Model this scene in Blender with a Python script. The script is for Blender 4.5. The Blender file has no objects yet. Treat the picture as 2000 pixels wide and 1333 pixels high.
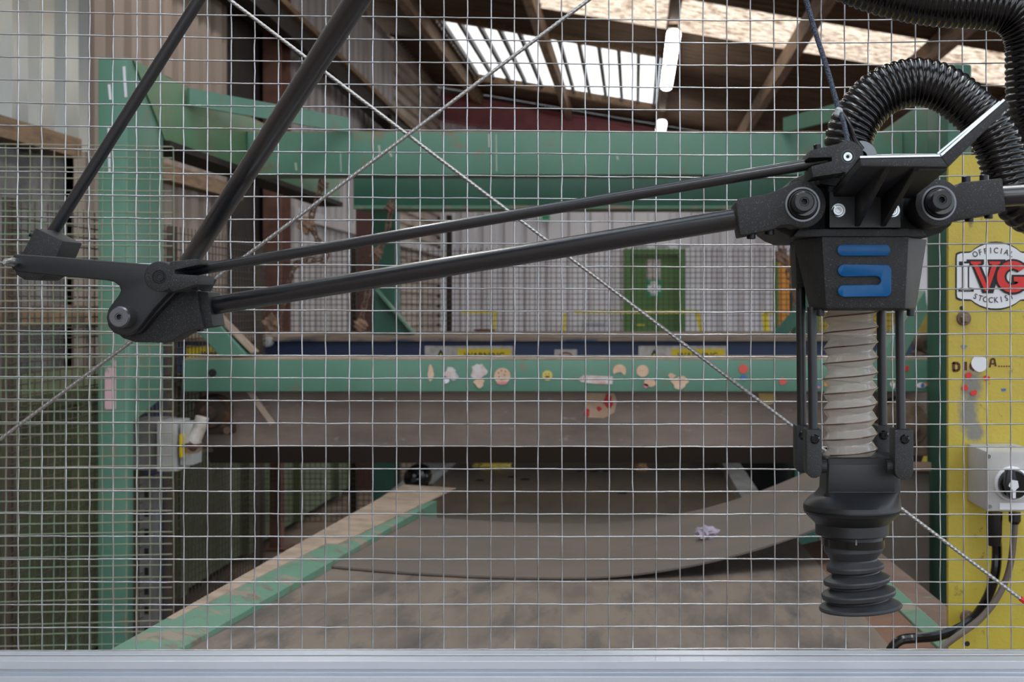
import bpy, bmesh, math, random
from mathutils import Vector, Matrix
R = random.Random(7)
SC = bpy.context.scene
COL = SC.collection
PI = math.pi
# ------------------------------------------------------------------ camera
ZC = 1.30            # eye height above the shed floor
PX, PY, F = 1240.0, 600.0, 1900.0     # optical axis (cropped photo) and pixel scale of the survey
K = 1.5              # the lens is longer than the survey's unit: real depth = K x surveyed depth
cam_d = bpy.data.cameras.new('camera')
cam = bpy.data.objects.new('camera', cam_d); COL.objects.link(cam)
cam.location = (0, 0, ZC); cam.rotation_euler = (PI/2, 0, 0)
cam_d.sensor_width = 36.0; cam_d.lens = F/2000*36*K
cam_d.shift_x = -(PX-1000)/2000; cam_d.shift_y = (PY-666.5)/2000
cam_d.clip_start = 0.05; cam_d.clip_end = 200
cam_d.dof.use_dof = True; cam_d.dof.focus_distance = 0.97*K; cam_d.dof.aperture_fstop = 11*K
SC.camera = cam
# ------------------------------------------------------------------ sky, exposure
world = bpy.data.worlds.new('sky'); SC.world = world; world.use_nodes = True
bg = world.node_tree.nodes['Background']
bg.inputs[0].default_value = (0.86, 0.93, 1.0, 1); bg.inputs[1].default_value = 1.75
SC.view_settings.view_transform = 'Standard'; SC.view_settings.look = 'None'
SC.view_settings.exposure = 0.68; SC.view_settings.gamma = 1.0
SC.view_settings.use_curve_mapping = False
SC.cycles.use_denoising = True
SC.cycles.max_bounces = 8; SC.cycles.diffuse_bounces = 5; SC.cycles.transparent_max_bounces = 12
SC.cycles.sample_clamp_indirect = 6.0

# ------------------------------------------------------------------ helpers
def P(px, py, Y):
    return Vector(((px-PX)*Y/F, Y, ZC+(PY-py)*Y/F))
def m_(n, Y): return n*Y/F          # photo pixels -> metres at distance Y
def lin(c):
    c = c/255.0
    return c/12.92 if c <= 0.04045 else ((c+0.055)/1.055)**2.4
def rgb(r, g, b): return (lin(r), lin(g), lin(b), 1)

class NT:
    def __init__(s, mat):
        mat.use_nodes = True
        s.t = mat.node_tree; s.b = s.t.nodes['Principled BSDF']; s.out = s.t.nodes['Material Output']
    def n(s, typ, **kw):
        x = s.t.nodes.new(typ)
        for k, v in kw.items():
            if k.startswith('i_'): x.inputs[int(k[2:])].default_value = v
            else: setattr(x, k, v)
        return x
    def l(s, a, b): s.t.links.new(a, b)
    def coord(s, scale=(1, 1, 1)):
        tc = s.n('ShaderNodeTexCoord'); mp = s.n('ShaderNodeMapping')
        mp.inputs['Scale'].default_value = scale
        s.l(tc.outputs['Object'], mp.inputs['Vector']); return mp.outputs[0]
    def noise(s, vec, scale, detail=4, rough=0.6):
        x = s.n('ShaderNodeTexNoise'); s.l(vec, x.inputs['Vector'])
        x.inputs['Scale'].default_value = scale; x.inputs['Detail'].default_value = detail
        x.inputs['Roughness'].default_value = rough; return x.outputs[0]
    def ramp(s, fac, a, b):
        x = s.n('ShaderNodeMapRange'); s.l(fac, x.inputs[0])
        x.inputs[1].default_value = a; x.inputs[2].default_value = b; x.clamp = True; return x.outputs[0]
    def mix(s, fac, a, b):
        x = s.n('ShaderNodeMix', data_type='RGBA')
        if isinstance(fac, float): x.inputs[0].default_value = fac
        else: s.l(fac, x.inputs[0])
        for sock, v in ((x.inputs[6], a), (x.inputs[7], b)):
            if isinstance(v, tuple): sock.default_value = v
            else: s.l(v, sock)
        return x.outputs[2]

MATS = {}
def mat(name, col, rough=0.6, metal=0.0, var=None, vscale=6.0, vr=(0.4, 0.7), var2=None, v2scale=40.0, v2r=(0.6, 0.68),
        bump=0.0, bscale=200.0, stretch=(1, 1, 1), spec=0.5, coat=0.0):
    if name in MATS: return MATS[name]
    M = bpy.data.materials.new(name); MATS[name] = M
    t = NT(M); b = t.b
    b.inputs['Roughness'].default_value = rough; b.inputs['Metallic'].default_value = metal
    b.inputs['Specular IOR Level'].default_value = spec; b.inputs['Coat Weight'].default_value = coat
    b.inputs['Base Color'].default_value = col
    M.diffuse_color = col
    if var or var2 or bump:
        vec = t.coord(stretch); c = col
        if var: c = t.mix(t.ramp(t.noise(vec, vscale), *vr), c, var)
        if var2: c = t.mix(t.ramp(t.noise(vec, v2scale, 6, 0.65), *v2r), c, var2)
        if not isinstance(c, tuple): t.l(c, b.inputs['Base Color'])
        if bump:
            bp = t.n('ShaderNodeBump'); bp.inputs['Strength'].default_value = bump; bp.inputs['Distance'].default_value = 0.002
            t.l(t.noise(vec, bscale, 3), bp.inputs['Height']); t.l(bp.outputs[0], b.inputs['Normal'])
    return M

def flat_y(v): return Vector((v.x, v.y/K, v.z))     # keeps round sections round after depth is applied
class MB:
    def __init__(s): s.v = []; s.f = []
    def add(s, vs, fs):
        o = len(s.v); s.v += [tuple(p) for p in vs]; s.f += [tuple(i+o for i in f) for f in fs]; return s
    def box(s, x0, x1, y0, y1, z0, z1):
        vs = [(x, y, z) for z in (z0, z1) for y in (y0, y1) for x in (x0, x1)]
        return s.add(vs, [(0, 2, 3, 1), (4, 5, 7, 6), (0, 1, 5, 4), (2, 6, 7, 3), (0, 4, 6, 2), (1, 3, 7, 5)])
    def bar(s, a, b, w, h, up=(0, 0, 1)):
        a = Vector(a); b = Vector(b); d = (b-a).normalized(); u = Vector(up)
        sd = d.cross(u)
        if sd.length < 1e-5: sd = d.cross(Vector((1, 0, 0)))
        sd.normalize(); u = sd.cross(d).normalized()
        vs = [p+flat_y(sd*(sx*w/2)+u*(sz*h/2)) for p in (a, b) for sx, sz in ((-1, -1), (1, -1), (1, 1), (-1, 1))]
        return s.add(vs, [(0, 1, 2, 3), (7, 6, 5, 4), (0, 4, 5, 1), (1, 5, 6, 2), (2, 6, 7, 3), (3, 7, 4, 0)])
    def prism(s, pts, vec):
        n = len(pts); pts = [Vector(p) for p in pts]; v = Vector(vec)
        vs = pts+[p+v for p in pts]
        return s.add(vs, [tuple(range(n)), tuple(range(2*n-1, n-1, -1))]+[(i, (i+1) % n, (i+1) % n+n, i+n) for i in range(n)])
    def ppx(s, poly, Y0, Y1):           # outline measured on the plane at distance Y0, real depth Y1-Y0
        return s.prism([P(x, y, Y0) for x, y in poly], (0, Y1-Y0, 0))
    def rings(s, rs, cap=True, closed=False):
        n = len(rs[0]); o = []; fs = []
        for r in rs: o += list(r)
        k = len(rs)
        for a in range(k if closed else k-1):
            b = (a+1) % k
            for i in range(n):
                j = (i+1) % n
                fs.append((a*n+i, a*n+j, b*n+j, b*n+i))
        if cap and not closed: fs += [tuple(range(n-1, -1, -1)), tuple(range((k-1)*n, k*n))]
        return s.add(o, fs)
    def tube(s, pts, r, n=8, cap=True, mod=None, closed=False):
        pts = [Vector(p) for p in pts]; k = len(pts); rs = []
        nrm = None
        for i, p in enumerate(pts):
            a = pts[(i-1) % k] if closed else pts[max(0, i-1)]
            b = pts[(i+1) % k] if closed else pts[min(k-1, i+1)]
            d = (b-a).normalized()
            if nrm is None:
                nrm = d.orthogonal().normalized() if abs(d.y) > 0.95 else (Vector((0, 1, 0))-d*d.y).normalized()
            else: nrm = (nrm-d*nrm.dot(d)).normalized()
            bi = d.cross(nrm); ri = r[i] if isinstance(r, (list, tuple)) else r
            ring = []
            for j in range(n):
                t = 2*PI*j/n; q = ri*(mod(i, t) if mod else 1)
                ring.append(p+flat_y(nrm*(q*math.cos(t))+bi*(q*math.sin(t))))
            rs.append(ring)
        return s.rings(rs, cap, closed)
    def lathe(s, c, axis, prof, n=24, cap=True, ph=0.0):
        c = Vector(c); ax = Vector(axis).normalized(); u = ax.orthogonal().normalized(); w = ax.cross(u)
        return s.rings([[c+ax*h+flat_y(u*(r*math.cos(2*PI*j/n+ph))+w*(r*math.sin(2*PI*j/n+ph))) for j in range(n)] for r, h in prof], cap)
    def socket(s, c, axis, r, L, hexr, n=24, depth=None):   # cap head with hexagon socket; c = centre of the face, axis points out
        c = Vector(c); ax = Vector(axis).normalized(); u = ax.orthogonal().normalized(); w = ax.cross(u)
        depth = depth or L*0.6; ch = r*0.12
        def ring(fr, h):
            return [c+ax*h+flat_y(u*(fr(2*PI*j/n)*math.cos(2*PI*j/n))+w*(fr(2*PI*j/n)*math.sin(2*PI*j/n))) for j in range(n)]
        hx = lambda k: (lambda t: k*math.cos(PI/6)/math.cos((t % (PI/3))-PI/6))
        cst = lambda k: (lambda t: k)
        return s.rings([ring(cst(r), -L), ring(cst(r), -ch), ring(cst(r-ch), 0), ring(cst(hexr*1.35), 0), ring(cst(hexr*1.18), -hexr*.18), ring(hx(hexr), -hexr*.18), ring(hx(hexr), -depth)])
    def build(s, name, material, parent=None, smooth=0.45, bevel=0.0, seg=2, loc=None):
        me = bpy.data.meshes.new(name); me.from_pydata([(x, y*K, z) for x, y, z in s.v], [], s.f)
        bm = bmesh.new(); bm.from_mesh(me)
        bmesh.ops.recalc_face_normals(bm, faces=bm.faces)
        if bevel:
            ed = [e for e in bm.edges if len(e.link_faces) == 2 and e.calc_face_angle(0) > 0.5]
            bmesh.ops.bevel(bm, geom=ed, offset=bevel, segments=seg, affect='EDGES', clamp_overlap=True, profile=0.6)
        bm.to_mesh(me); bm.free()
        if smooth:
            me.polygons.foreach_set('use_smooth', [True]*len(me.polygons)); me.set_sharp_from_angle(angle=smooth)
        me.materials.append(material)
        return link(name, me, parent, loc)
def world_loc(o):
    v = Vector((0, 0, 0))
    while o is not None: v += o.location; o = o.parent
    return v
def link(name, me, parent=None, loc=None):
    o = bpy.data.objects.new(name, me); COL.objects.link(o)
    p = Vector((loc[0], loc[1]*K, loc[2])) if loc is not None else Vector((0, 0, 0))
    if parent is not None:
        o.parent = parent; p = p-world_loc(parent)
    o.location = p
    return o
def tag(o, label, cat, group=None, kind=None):
    o['label'] = label; o['category'] = cat
    if group: o['group'] = group
    if kind: o['kind'] = kind
    return o
def thing(name, label, cat, loc=(0, 0, 0), group=None, kind=None):
    o = bpy.data.objects.new(name, None); COL.objects.link(o); o.location = (loc[0], loc[1]*K, loc[2]); o.empty_display_size = 0.05
    return tag(o, label, cat, group, kind)
def struct(name, loc=(0, 0, 0)):
    o = bpy.data.objects.new(name, None); COL.objects.link(o); o.location = (loc[0], loc[1]*K, loc[2]); o.empty_display_size = 0.05
    o['kind'] = 'structure'; return o
def arc(cx, cy, r, a0, a1, n):          # photo-pixel arc, degrees, clockwise on screen for rising angle
    return [(cx+r*math.cos(math.radians(a0+(a1-a0)*i/(n-1))), cy+r*math.sin(math.radians(a0+(a1-a0)*i/(n-1)))) for i in range(n)]
def spline(pts, n):                      # Catmull-Rom through the points
    pts = [Vector(p) for p in pts]; q = [2*pts[0]-pts[1]]+pts+[2*pts[-1]-pts[-2]]; out = []
    for i in range(1, len(q)-2):
        for k in range(n):
            t = k/n; a, b, c, d = q[i-1:i+3]
            out.append(0.5*((2*b)+(c-a)*t+(2*a-5*b+4*c-d)*t*t+(3*b-a-3*c+d)*t**3))
    return out+[pts[-1]]
def resample(pts, step):
    out = [pts[0]]; acc = 0.0
    for a, b in zip(pts, pts[1:]):
        L = (b-a).length; t = step-acc
        while t <= L: out.append(a+(b-a)*(t/L)); t += step
        acc = (acc+L) % step
    return out
def text_px(parent, name, s, px, py, h, Y, material, rot=0.0, xs=1.0, depth=0.0004, bold=0.0):
    cu = bpy.data.curves.new('txt', 'FONT'); cu.body = s; cu.size = 1.0; cu.align_x = 'CENTER'; cu.align_y = 'CENTER'; cu.offset = bold
    cu.resolution_u = 3
    ob = bpy.data.objects.new('txt', cu); COL.objects.link(ob)
    me = bpy.data.meshes.new_from_object(ob.evaluated_get(bpy.context.evaluated_depsgraph_get()))
    bpy.data.objects.remove(ob); bpy.data.curves.remove(cu)
    k = m_(h, Y)/0.70; c = P(px, py, Y); ca, sa = math.cos(rot), math.sin(rot)
    mb = MB(); vs = []
    for v in me.vertices:
        x, z = v.co.x*k*xs, v.co.y*k
        vs.append((c.x+x*ca-z*sa, c.y-depth, c.z+x*sa+z*ca))
    mb.add(vs, [tuple(p.vertices) for p in me.polygons])
    bpy.data.meshes.remove(me)
    return mb.build(name, material, parent, smooth=0)

# ------------------------------------------------------------------ materials
M_GREEN = mat('green_paint', rgb(85, 129, 111), 0.45, var=rgb(96, 139, 119), vscale=3, var2=rgb(124, 112, 90), v2scale=14, v2r=(0.57, 0.70), bump=0.15, bscale=90)
M_GREEN2 = mat('green_paint_yellowish', rgb(90, 132, 96), 0.5, var=rgb(108, 132, 98), vscale=5, var2=rgb(140, 120, 90), v2scale=11, v2r=(0.62, 0.74), bump=0.15, bscale=90)
M_GREEN3 = mat('green_paint_shaded', rgb(42, 90, 75), 0.5, var=rgb(52, 100, 82), vscale=4, var2=rgb(84, 96, 76), v2scale=18, v2r=(0.62, 0.75), bump=0.15)  # same green as the frame, shade put into a darker copy
M_GREENW = mat('green_paint_worn', rgb(92, 134, 112), 0.55, var=rgb(142, 128, 114), vscale=9, vr=(0.56, 0.62), var2=rgb(112, 96, 84), v2scale=22, v2r=(0.55, 0.65), bump=0.2)
M_DUST = mat('dust', rgb(172, 152, 134), 0.95, var=rgb(140, 122, 106), vscale=14, bump=0.5, bscale=120)
M_BLUE = mat('blue_paint', rgb(26, 44, 78), 0.5, var=rgb(34, 54, 92), vscale=4, var2=rgb(70, 70, 78), v2scale=12, v2r=(0.66, 0.78))
M_YEL = mat('yellow_paint', rgb(196, 177, 60), 0.45, var=rgb(184, 162, 62), vscale=5, var2=rgb(120, 96, 54), v2scale=46, v2r=(0.62, 0.72), bump=0.25, bscale=150)
def smear(M, spots, col):               # soft-edged grey paint smears of their own shape
    t = NT(M); old = t.b.inputs['Base Color'].links[0].from_socket; tc = t.n('ShaderNodeTexCoord')
    nz = t.noise(t.coord(), 60, 5, .7)
    for p, rx, rz in spots:
        mp = t.n('ShaderNodeMapping'); mp.vector_type = 'POINT'; mp.inputs['Location'].default_value = (-p.x/rx, 0, -p.z/rz); mp.inputs['Scale'].default_value = (1/rx, 0, 1/rz)
        t.l(tc.outputs['Object'], mp.inputs['Vector'])
        ln = t.n('ShaderNodeVectorMath', operation='LENGTH'); t.l(mp.outputs[0], ln.inputs[0])
        ad = t.n('ShaderNodeMath', operation='MULTIPLY_ADD'); t.l(nz, ad.inputs[0]); ad.inputs[1].default_value = 1.1; t.l(ln.outputs['Value'], ad.inputs[2])
        f = t.ramp(ad.outputs[0], 1.5, 1.0); old = t.mix(f, old, col)
    t.l(old, t.b.inputs['Base Color'])
M_YELB = mat('yellow_barrier', rgb(224, 204, 40), 0.5)
M_WALLW = mat('white_cladding', rgb(226, 224, 230), 0.5, var=rgb(212, 210, 216), vscale=1.5, stretch=(1, 1, 0.2))
M_WALLP = mat('brown_cladding', rgb(150, 134, 124), 0.55, var=rgb(128, 112, 102), vscale=2.0, stretch=(1, 1, 0.15))
M_WALLL = mat('pale_cladding', rgb(186, 180, 182), 0.55, var=rgb(150, 142, 138), vscale=2.0, stretch=(1, 1, 0.15))
M_GALV = mat('galvanised_cladding', rgb(150, 154, 152), 0.32, 0.8, var=rgb(170, 166, 154), vscale=2.5, stretch=(1, 1, 0.25))
M_ROOF = mat('roof_cement', rgb(104, 84, 68), 0.9, var=rgb(76, 60, 48), vscale=5, stretch=(0.4, 2, 1))
M_TIMBER = mat('timber', rgb(138, 112, 88), 0.85, var=rgb(96, 76, 58), vscale=8, stretch=(4, 0.5, 4))
M_REDG = mat('red_steel', rgb(172, 106, 112), 0.55, var=rgb(150, 90, 96), vscale=4)
M_RUSTP = mat('brown_red_steel', rgb(112, 76, 66), 0.7, var=rgb(86, 54, 46), vscale=8)
M_DARK = mat('dark_brown', rgb(34, 26, 24), 0.9, var=rgb(50, 38, 32), vscale=5)
M_FLOOR = mat('floor_concrete', rgb(120, 104, 92), 0.9, var=rgb(92, 78, 68), vscale=4, bump=0.3)
M_BELT = mat('belt_rubber', rgb(122, 108, 97), 0.6, var=rgb(98, 86, 78), vscale=5, vr=(0.42, 0.62), stretch=(3, 0.6, 1), var2=rgb(66, 61, 60), v2scale=4, v2r=(0.52, 0.68), bump=0.15, bscale=300)
M_BELTG = mat('belt_rubber_grey', rgb(98, 88, 83), 0.55, var=rgb(114, 97, 85), vscale=4, var2=rgb(90, 82, 78), v2scale=16, v2r=(0.6, 0.7))
M_PLATE = mat('baffle_steel', rgb(150, 132, 122), 0.55, 0.1, var=rgb(116, 101, 92), vscale=6, var2=rgb(176, 160, 150), v2scale=30, v2r=(0.62, 0.72), stretch=(0.5, 1, 1.4))
M_RUST = mat('rusty_rail', rgb(116, 92, 78), 0.8, var=rgb(96, 70, 56), vscale=9, var2=rgb(96, 150, 116), v2scale=7, v2r=(0.62, 0.66), bump=0.3)
M_PRINT = mat('printed_plastic', rgb(27, 28, 31), 0.55, var2=rgb(130, 132, 138), v2scale=1300, v2r=(0.60, 0.70), bump=0.25, bscale=1200)
M_PRINTS = mat('printed_plastic_smooth', rgb(25, 28, 32), 0.38, bump=0.12, bscale=500, stretch=(1, 1, 8))
M_BLACK = mat('black_anodised', rgb(24, 27, 32), 0.42, 0.0, spec=0.6)
M_TUBE = mat('tube_coating', rgb(17, 23, 31), 0.32, 0.0, spec=1.0, var=rgb(21, 27, 35), coat=.3, vscale=60)
M_BOLT = mat('black_steel', rgb(40, 42, 46), 0.35, 0.6)
M_BOLTG = mat('grey_steel', rgb(110, 112, 116), 0.35, 0.9)
M_STEEL = mat('zinc_steel', rgb(190, 194, 196), 0.28, 1.0)
M_WIRE = mat('galvanised_wire', rgb(184, 186, 191), 0.32, 0.9, var=rgb(152, 150, 148), vscale=30)
M_CABLE = mat('steel_rope', rgb(172, 171, 170), 0.36, 0.85)
M_ALU = mat('anodised_aluminium', rgb(204, 210, 220), 0.36, 0.3, var=rgb(196, 202, 212), vscale=4)
M_HOSE = mat('hose_rubber', rgb(10, 10, 12), 0.2, spec=0.6)
M_RUB = mat('cup_rubber', rgb(42, 44, 48), 0.5, var=rgb(58, 60, 66), vscale=30)
M_GLOSS = mat('glossy_black', rgb(10, 10, 12), 0.12)
M_LOGO = mat('blue_plastic', rgb(0, 84, 142), 0.3, spec=.25)
M_GMESH = mat('old_mesh_wire', rgb(120, 140, 116), 0.7, var=rgb(156, 140, 122), vscale=5)
M_BMESH = mat('rusty_mesh_wire', rgb(84, 72, 62), 0.8)
M_PLAST = mat('grey_plastic', rgb(186, 186, 186), 0.5, var=rgb(172, 168, 162), vscale=10)
M_WHITE = mat('white_vinyl', rgb(222, 222, 226), 0.5)
M_INK = mat('black_ink', rgb(22, 20, 20), 0.6)
M_RED = mat('red_ink', rgb(206, 40, 34), 0.5)
M_BROWN = mat('brown_marker', rgb(84, 46, 30), 0.7)
M_SIGNY = mat('sign_yellow', rgb(218, 190, 20), 0.5)
M_SIGNW = mat('sign_white', rgb(196, 188, 184), 0.6, var=rgb(160, 150, 142), vscale=30)
M_DOOR = mat('door_green', rgb(76, 118, 60), 0.5, var=rgb(84, 126, 66), vscale=3)
M_DGREEN = mat('skip_green', rgb(98, 110, 76), 0.7, var=rgb(80, 90, 62), vscale=4)
M_ORANGE = mat('orange_paint', rgb(210, 140, 50), 0.6)
M_CHAIN = mat('rusty_chain', rgb(130, 104, 90), 0.8, var=rgb(90, 68, 58), vscale=30)
M_CLOTH = mat('dirty_cloth', rgb(158, 128, 108), 0.95, var=rgb(120, 94, 80), vscale=30, bump=0.5)
M_DIRTY = mat('grimy_machine', rgb(86, 70, 58), 0.85, var=rgb(130, 108, 90), vscale=14, bump=0.5)
M_CONC = mat('grimy_panel', rgb(96, 86, 78), 0.85, var=rgb(78, 68, 60), vscale=6)
M_GREYB = mat('grey_steel_paint', rgb(128, 126, 126), 0.6, var=rgb(96, 92, 90), vscale=10)
M_TAN = mat('tan_strip', rgb(188, 168, 152), 0.85)
M_CORD = mat('cord_weave', rgb(34, 38, 46), 0.8)
t = NT(M_CORD); ch = t.n('ShaderNodeTexVoronoi'); t.l(t.coord(), ch.inputs['Vector']); ch.inputs['Scale'].default_value = 900
t.l(t.mix(t.ramp(ch.outputs[0], 0.35, 0.6), rgb(22, 25, 32), rgb(78, 86, 104)), t.b.inputs['Base Color'])
# translucent plastics: mix of see-through and milky
def milky(name, col, trans, rough, tl=0.0):
    M = bpy.data.materials.new(name); MATS[name] = M; t = NT(M)
    t.b.inputs['Base Color'].default_value = col; t.b.inputs['Roughness'].default_value = rough
    sh = t.b.outputs[0]
    if tl:
        tr = t.n('ShaderNodeBsdfTranslucent'); tr.inputs[0].default_value = col
        mx = t.n('ShaderNodeMixShader'); mx.inputs[0].default_value = tl; t.l(sh, mx.inputs[1]); t.l(tr.outputs[0], mx.inputs[2]); sh = mx.outputs[0]
    if trans:
        tp = t.n('ShaderNodeBsdfTransparent'); tp.inputs[0].default_value = (0.95, 0.92, 0.88, 1)
        mx = t.n('ShaderNodeMixShader'); mx.inputs[0].default_value = trans; t.l(sh, mx.inputs[1]); t.l(tp.outputs[0], mx.inputs[2]); sh = mx.outputs[0]
    t.l(sh, t.out.inputs[0]); return M, t
M_CLEAR, _ = milky('clear_pvc', rgb(216, 209, 202), 0.42, 0.06, 0.28); _.b.inputs['Coat Weight'].default_value = 1.0; _.b.inputs['Coat Roughness'].default_value = .05
M_GLASS, _ = milky('dirty_glass', rgb(224, 226, 232), 0.86, 0.1, 0.6)
M_GRP, t = milky('grp_rooflight', rgb(226, 196, 160), 0.0, 0.5, 0.85)
for nd in t.t.nodes:                       # grime blotches, and dark bands painting the shade of the corrugation valleys
    if nd.type == 'BSDF_TRANSLUCENT':
        wv = t.n('ShaderNodeTexWave', bands_direction='Y'); t.l(t.coord(), wv.inputs['Vector']); wv.inputs['Scale'].default_value = 2.15/K
        wv.inputs['Distortion'].default_value = 0.35; wv.inputs['Detail'].default_value = 3; wv.inputs['Detail Scale'].default_value = 3
        c1 = t.mix(t.ramp(t.noise(t.coord((2, 9, 1)), 5, 6, 0.7), 0.42, 0.62), rgb(226, 206, 184), rgb(112, 82, 58))
        t.l(t.mix(t.ramp(wv.outputs[1], 0.3, 0.65), rgb(92, 66, 46), c1), nd.inputs[0])
M_GRPC, _ = milky('grp_rooflight_added', rgb(216, 226, 236), 0.0, 0.4, 0.85)  # for the added unseen rooflights, tinted to give bluish top light
M_LAMP = bpy.data.materials.new('lamp_tube'); t = NT(M_LAMP)
t.b.inputs['Emission Color'].default_value = (1, 0.98, 0.93, 1); t.b.inputs['Emission Strength'].default_value = 15.0

# ================================================================== SETTING
# ---- floor
fl = MB().box(-12, 12, -6, 15.4, -0.2, 0).build('floor', M_FLOOR, smooth=0); fl['kind'] = 'structure'
yd = MB().box(-60, 60, -60, -6, -0.25, -0.02).box(12, 60, -6, 40, -0.25, -0.02).build('floor_yard_added', mat('yard_asphalt', rgb(84, 82, 80), 0.9, var=rgb(70, 68, 66), vscale=1), smooth=0); yd['kind'] = 'structure'  # unseen ground added to stop sky light coming from below the horizon
# ---- cladding sheets
def sheet(o, U, V, N, lu, lv, pitch, amp, kind='trap', top=None):
    """profiled sheet: ribs run along V, profile steps along U"""
    o, U, V, N = Vector(o), Vector(U), Vector(V), Vector(N); prof = []; n = max(1, round(lu/pitch)); p = lu/n
    for i in range(n):
        if kind == 'trap': prof += [(i*p, 0), (i*p+p*0.56, 0), (i*p+p*0.66, -amp), (i*p+p*0.9, -amp)]
        else: prof += [(i*p+p*k/6, amp*math.cos(2*PI*k/6)) for k in range(6)]
    prof.append((lu, 0 if kind == 'trap' else amp))
    mb = MB(); k = len(prof)
    vs = [o+U*u+N*h for u, h in prof]+[o+U*u+N*h+V*lv for u, h in prof]
    mb.add(vs, [(i, i+1, i+1+k, i+k) for i in range(k-1)])
    return mb
XL = -3.0; YE = 15.0                      # left wall, end wall
def roofz(x): return ZC+2.8-0.17*x
wl = struct('wall_left', (XL, 5, 0))
for y0, y1, mt, pitch, dx in ((2.2, 3.4, M_GALV, .2, 0), (3.4, 4.35, M_GALV, .2, 0), (4.35, 5.2, M_GALV, .2, .08), (5.2, 6.2, M_WALLP, .21, 0), (6.2, 7.15, M_WALLP, .21, 0)):
    zb = ZC+0.83 if mt is M_GALV else 0
    sheet((XL+dx, y0, zb), (0, 1, 0), (0, 0, 1), (1, 0, 0), y1-y0, roofz(XL)-zb, pitch, 0.045).build('cladding_sheet', mt, wl, smooth=0)
    if zb: sheet((XL-0.05, y0, 0), (0, 1, 0), (0, 0, 1), (1, 0, 0), y1-y0, zb+0.3, .25, 0.045).build('cladding_sheet', M_GREYB if y0 > 4 else M_WALLP, wl, smooth=0)
for k, (y0, y1) in enumerate(((8.15, 9.2), (9.2, 10.2), (10.2, 11.2), (11.2, 12.1))):
    sheet((XL, y0, 0), (0, 1, 0), (0, 0, 1), (1, 0, 0), y1-y0, roofz(XL), .21, 0.05).build('cladding_sheet', M_WALLL, wl, smooth=0)
for zz, hh in ((0, 1.5), (1.5, 1.5), (3.0, 1.72)): sheet((XL, 12.1, zz), (0, 0, 1), (0, 1, 0), (1, 0, 0), hh, 2.9, .15, .05).build('cladding_sheet', mat('tan_cladding', rgb(186, 172, 160), 0.6, var=rgb(150, 134, 120), vscale=2), wl, smooth=0)
MB().box(XL-0.12, XL-0.06, 7.1, 8.2, 0, roofz(XL)).build('dark_panel', M_DARK, wl, smooth=0)  # dark sheet standing in for the darkness of an open doorway
MB().box(XL-.2, XL-.12, 1.5, 15, 0, roofz(XL)-.05).build('backing', M_DARK, wl, smooth=0)
for z, y0, y1, mt in ((ZC+.82, 2.5, 5.1, M_TIMBER), (ZC+.83, 5.6, 7.2, M_TIMBER), (ZC+.80, 8.3, 14.8, M_WALLL), (ZC+2.25, 6.1, 7.8, M_DARK), (ZC-.05, 3, 7, M_TIMBER)):
    MB().box(XL, XL+.10, y0, y1, z-.04, z+.06).build('girt', mt, wl, smooth=0)
MB().bar((XL+.2, 6.2, ZC+2.30), (XL+.2, 12.5, ZC+2.05), .12, .16).build('cable_tray', M_DARK, wl, smooth=0)
MB().bar((XL+.28, 6.0, ZC+2.42), (XL+.28, 12.5, ZC+2.15), .05, .05).build('conduit', M_TIMBER, wl, smooth=0)
MB().box(XL+.3, XL+.34, 10.6, 12.0, ZC+1.55, ZC+2.1).build('dark_panel', M_DARK, wl, smooth=0)
# ---- columns against the left wall
def hcolumn(name, label, x0, x1, y0, y1, z1, mt):
    o = thing(name, label, 'column', ((x0+x1)/2, (y0+y1)/2, 0))
    t_ = 0.012
    MB().box(x0, x1, y0, y0+t_, 0, z1).build('flange', mt, o, smooth=0)
    MB().box(x0, x1, y1-t_, y1, 0, z1).build('flange', mt, o, smooth=0)
    MB().box((x0+x1)/2-t_/2, (x0+x1)/2+t_/2, y0+t_, y1-t_, 0, z1).build('web', mt, o, smooth=0)
    return o
hcolumn('steel_column', 'brown-red steel column against the striped left wall, left of the hanging rag', -3.02, -2.88, 7.9, 8.15, roofz(-2.9)-.1, M_RUSTP)
hcolumn('steel_column', 'dark red steel column behind the thin chain under the green crossbeam', -1.98, -1.74, 6.9, 7.15, ZC+.75, mat('dark_red_steel', rgb(74, 44, 40), 0.7))
# ---- end wall
we = struct('wall_back', (0, YE, 0))
xs = [-3.0, -1.95, -0.9, 0.15]
for x in (-3.0, -2.0, -1.0, 1.0, 2.0, 3.0, 4.0, 5.0):
    sheet((x, YE, 0), (1, 0, 0), (0, 0, 1), (0, -1, 0), 1.0, roofz(x+1)-.25, .333, 0.05).build('cladding_sheet', M_WALLW, we, smooth=0)
sheet((0, YE, ZC+.92), (1, 0, 0), (0, 0, 1), (0, -1, 0), 1.0, 1.5, .333, 0.05).build('cladding_sheet', M_WALLW, we, smooth=0)
MB().box(0, 1.0, YE, YE+.03, 0, ZC+.94).build('cladding_sheet', M_WALLW, we, smooth=0)
MB().prism([(-3.1, YE+.12, 0), (6, YE+.12, 0), (6, YE+.12, roofz(6)+.10), (-3.1, YE+.12, roofz(-3.1)+.10)], (0, .04, 0)).build('backing', M_DARK, we, smooth=0)
MB().prism([(-2.95, YE-.14, roofz(-2.95)-.05), (6, YE-.14, roofz(6)-.05), (6, YE-.14, roofz(6)-.42), (-2.95, YE-.14, roofz(-2.95)-.42)], (0, .1, 0)).build('rafter_web', M_REDG, we, smooth=0)
MB().prism([(-2.95, YE-.22, roofz(-2.95)-.03), (6, YE-.22, roofz(6)-.03), (6, YE-.22, roofz(6)-.06), (-2.95, YE-.22, roofz(-2.95)-.06)], (0, .2, 0)).build('rafter_flange', M_REDG, we, smooth=0)
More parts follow.
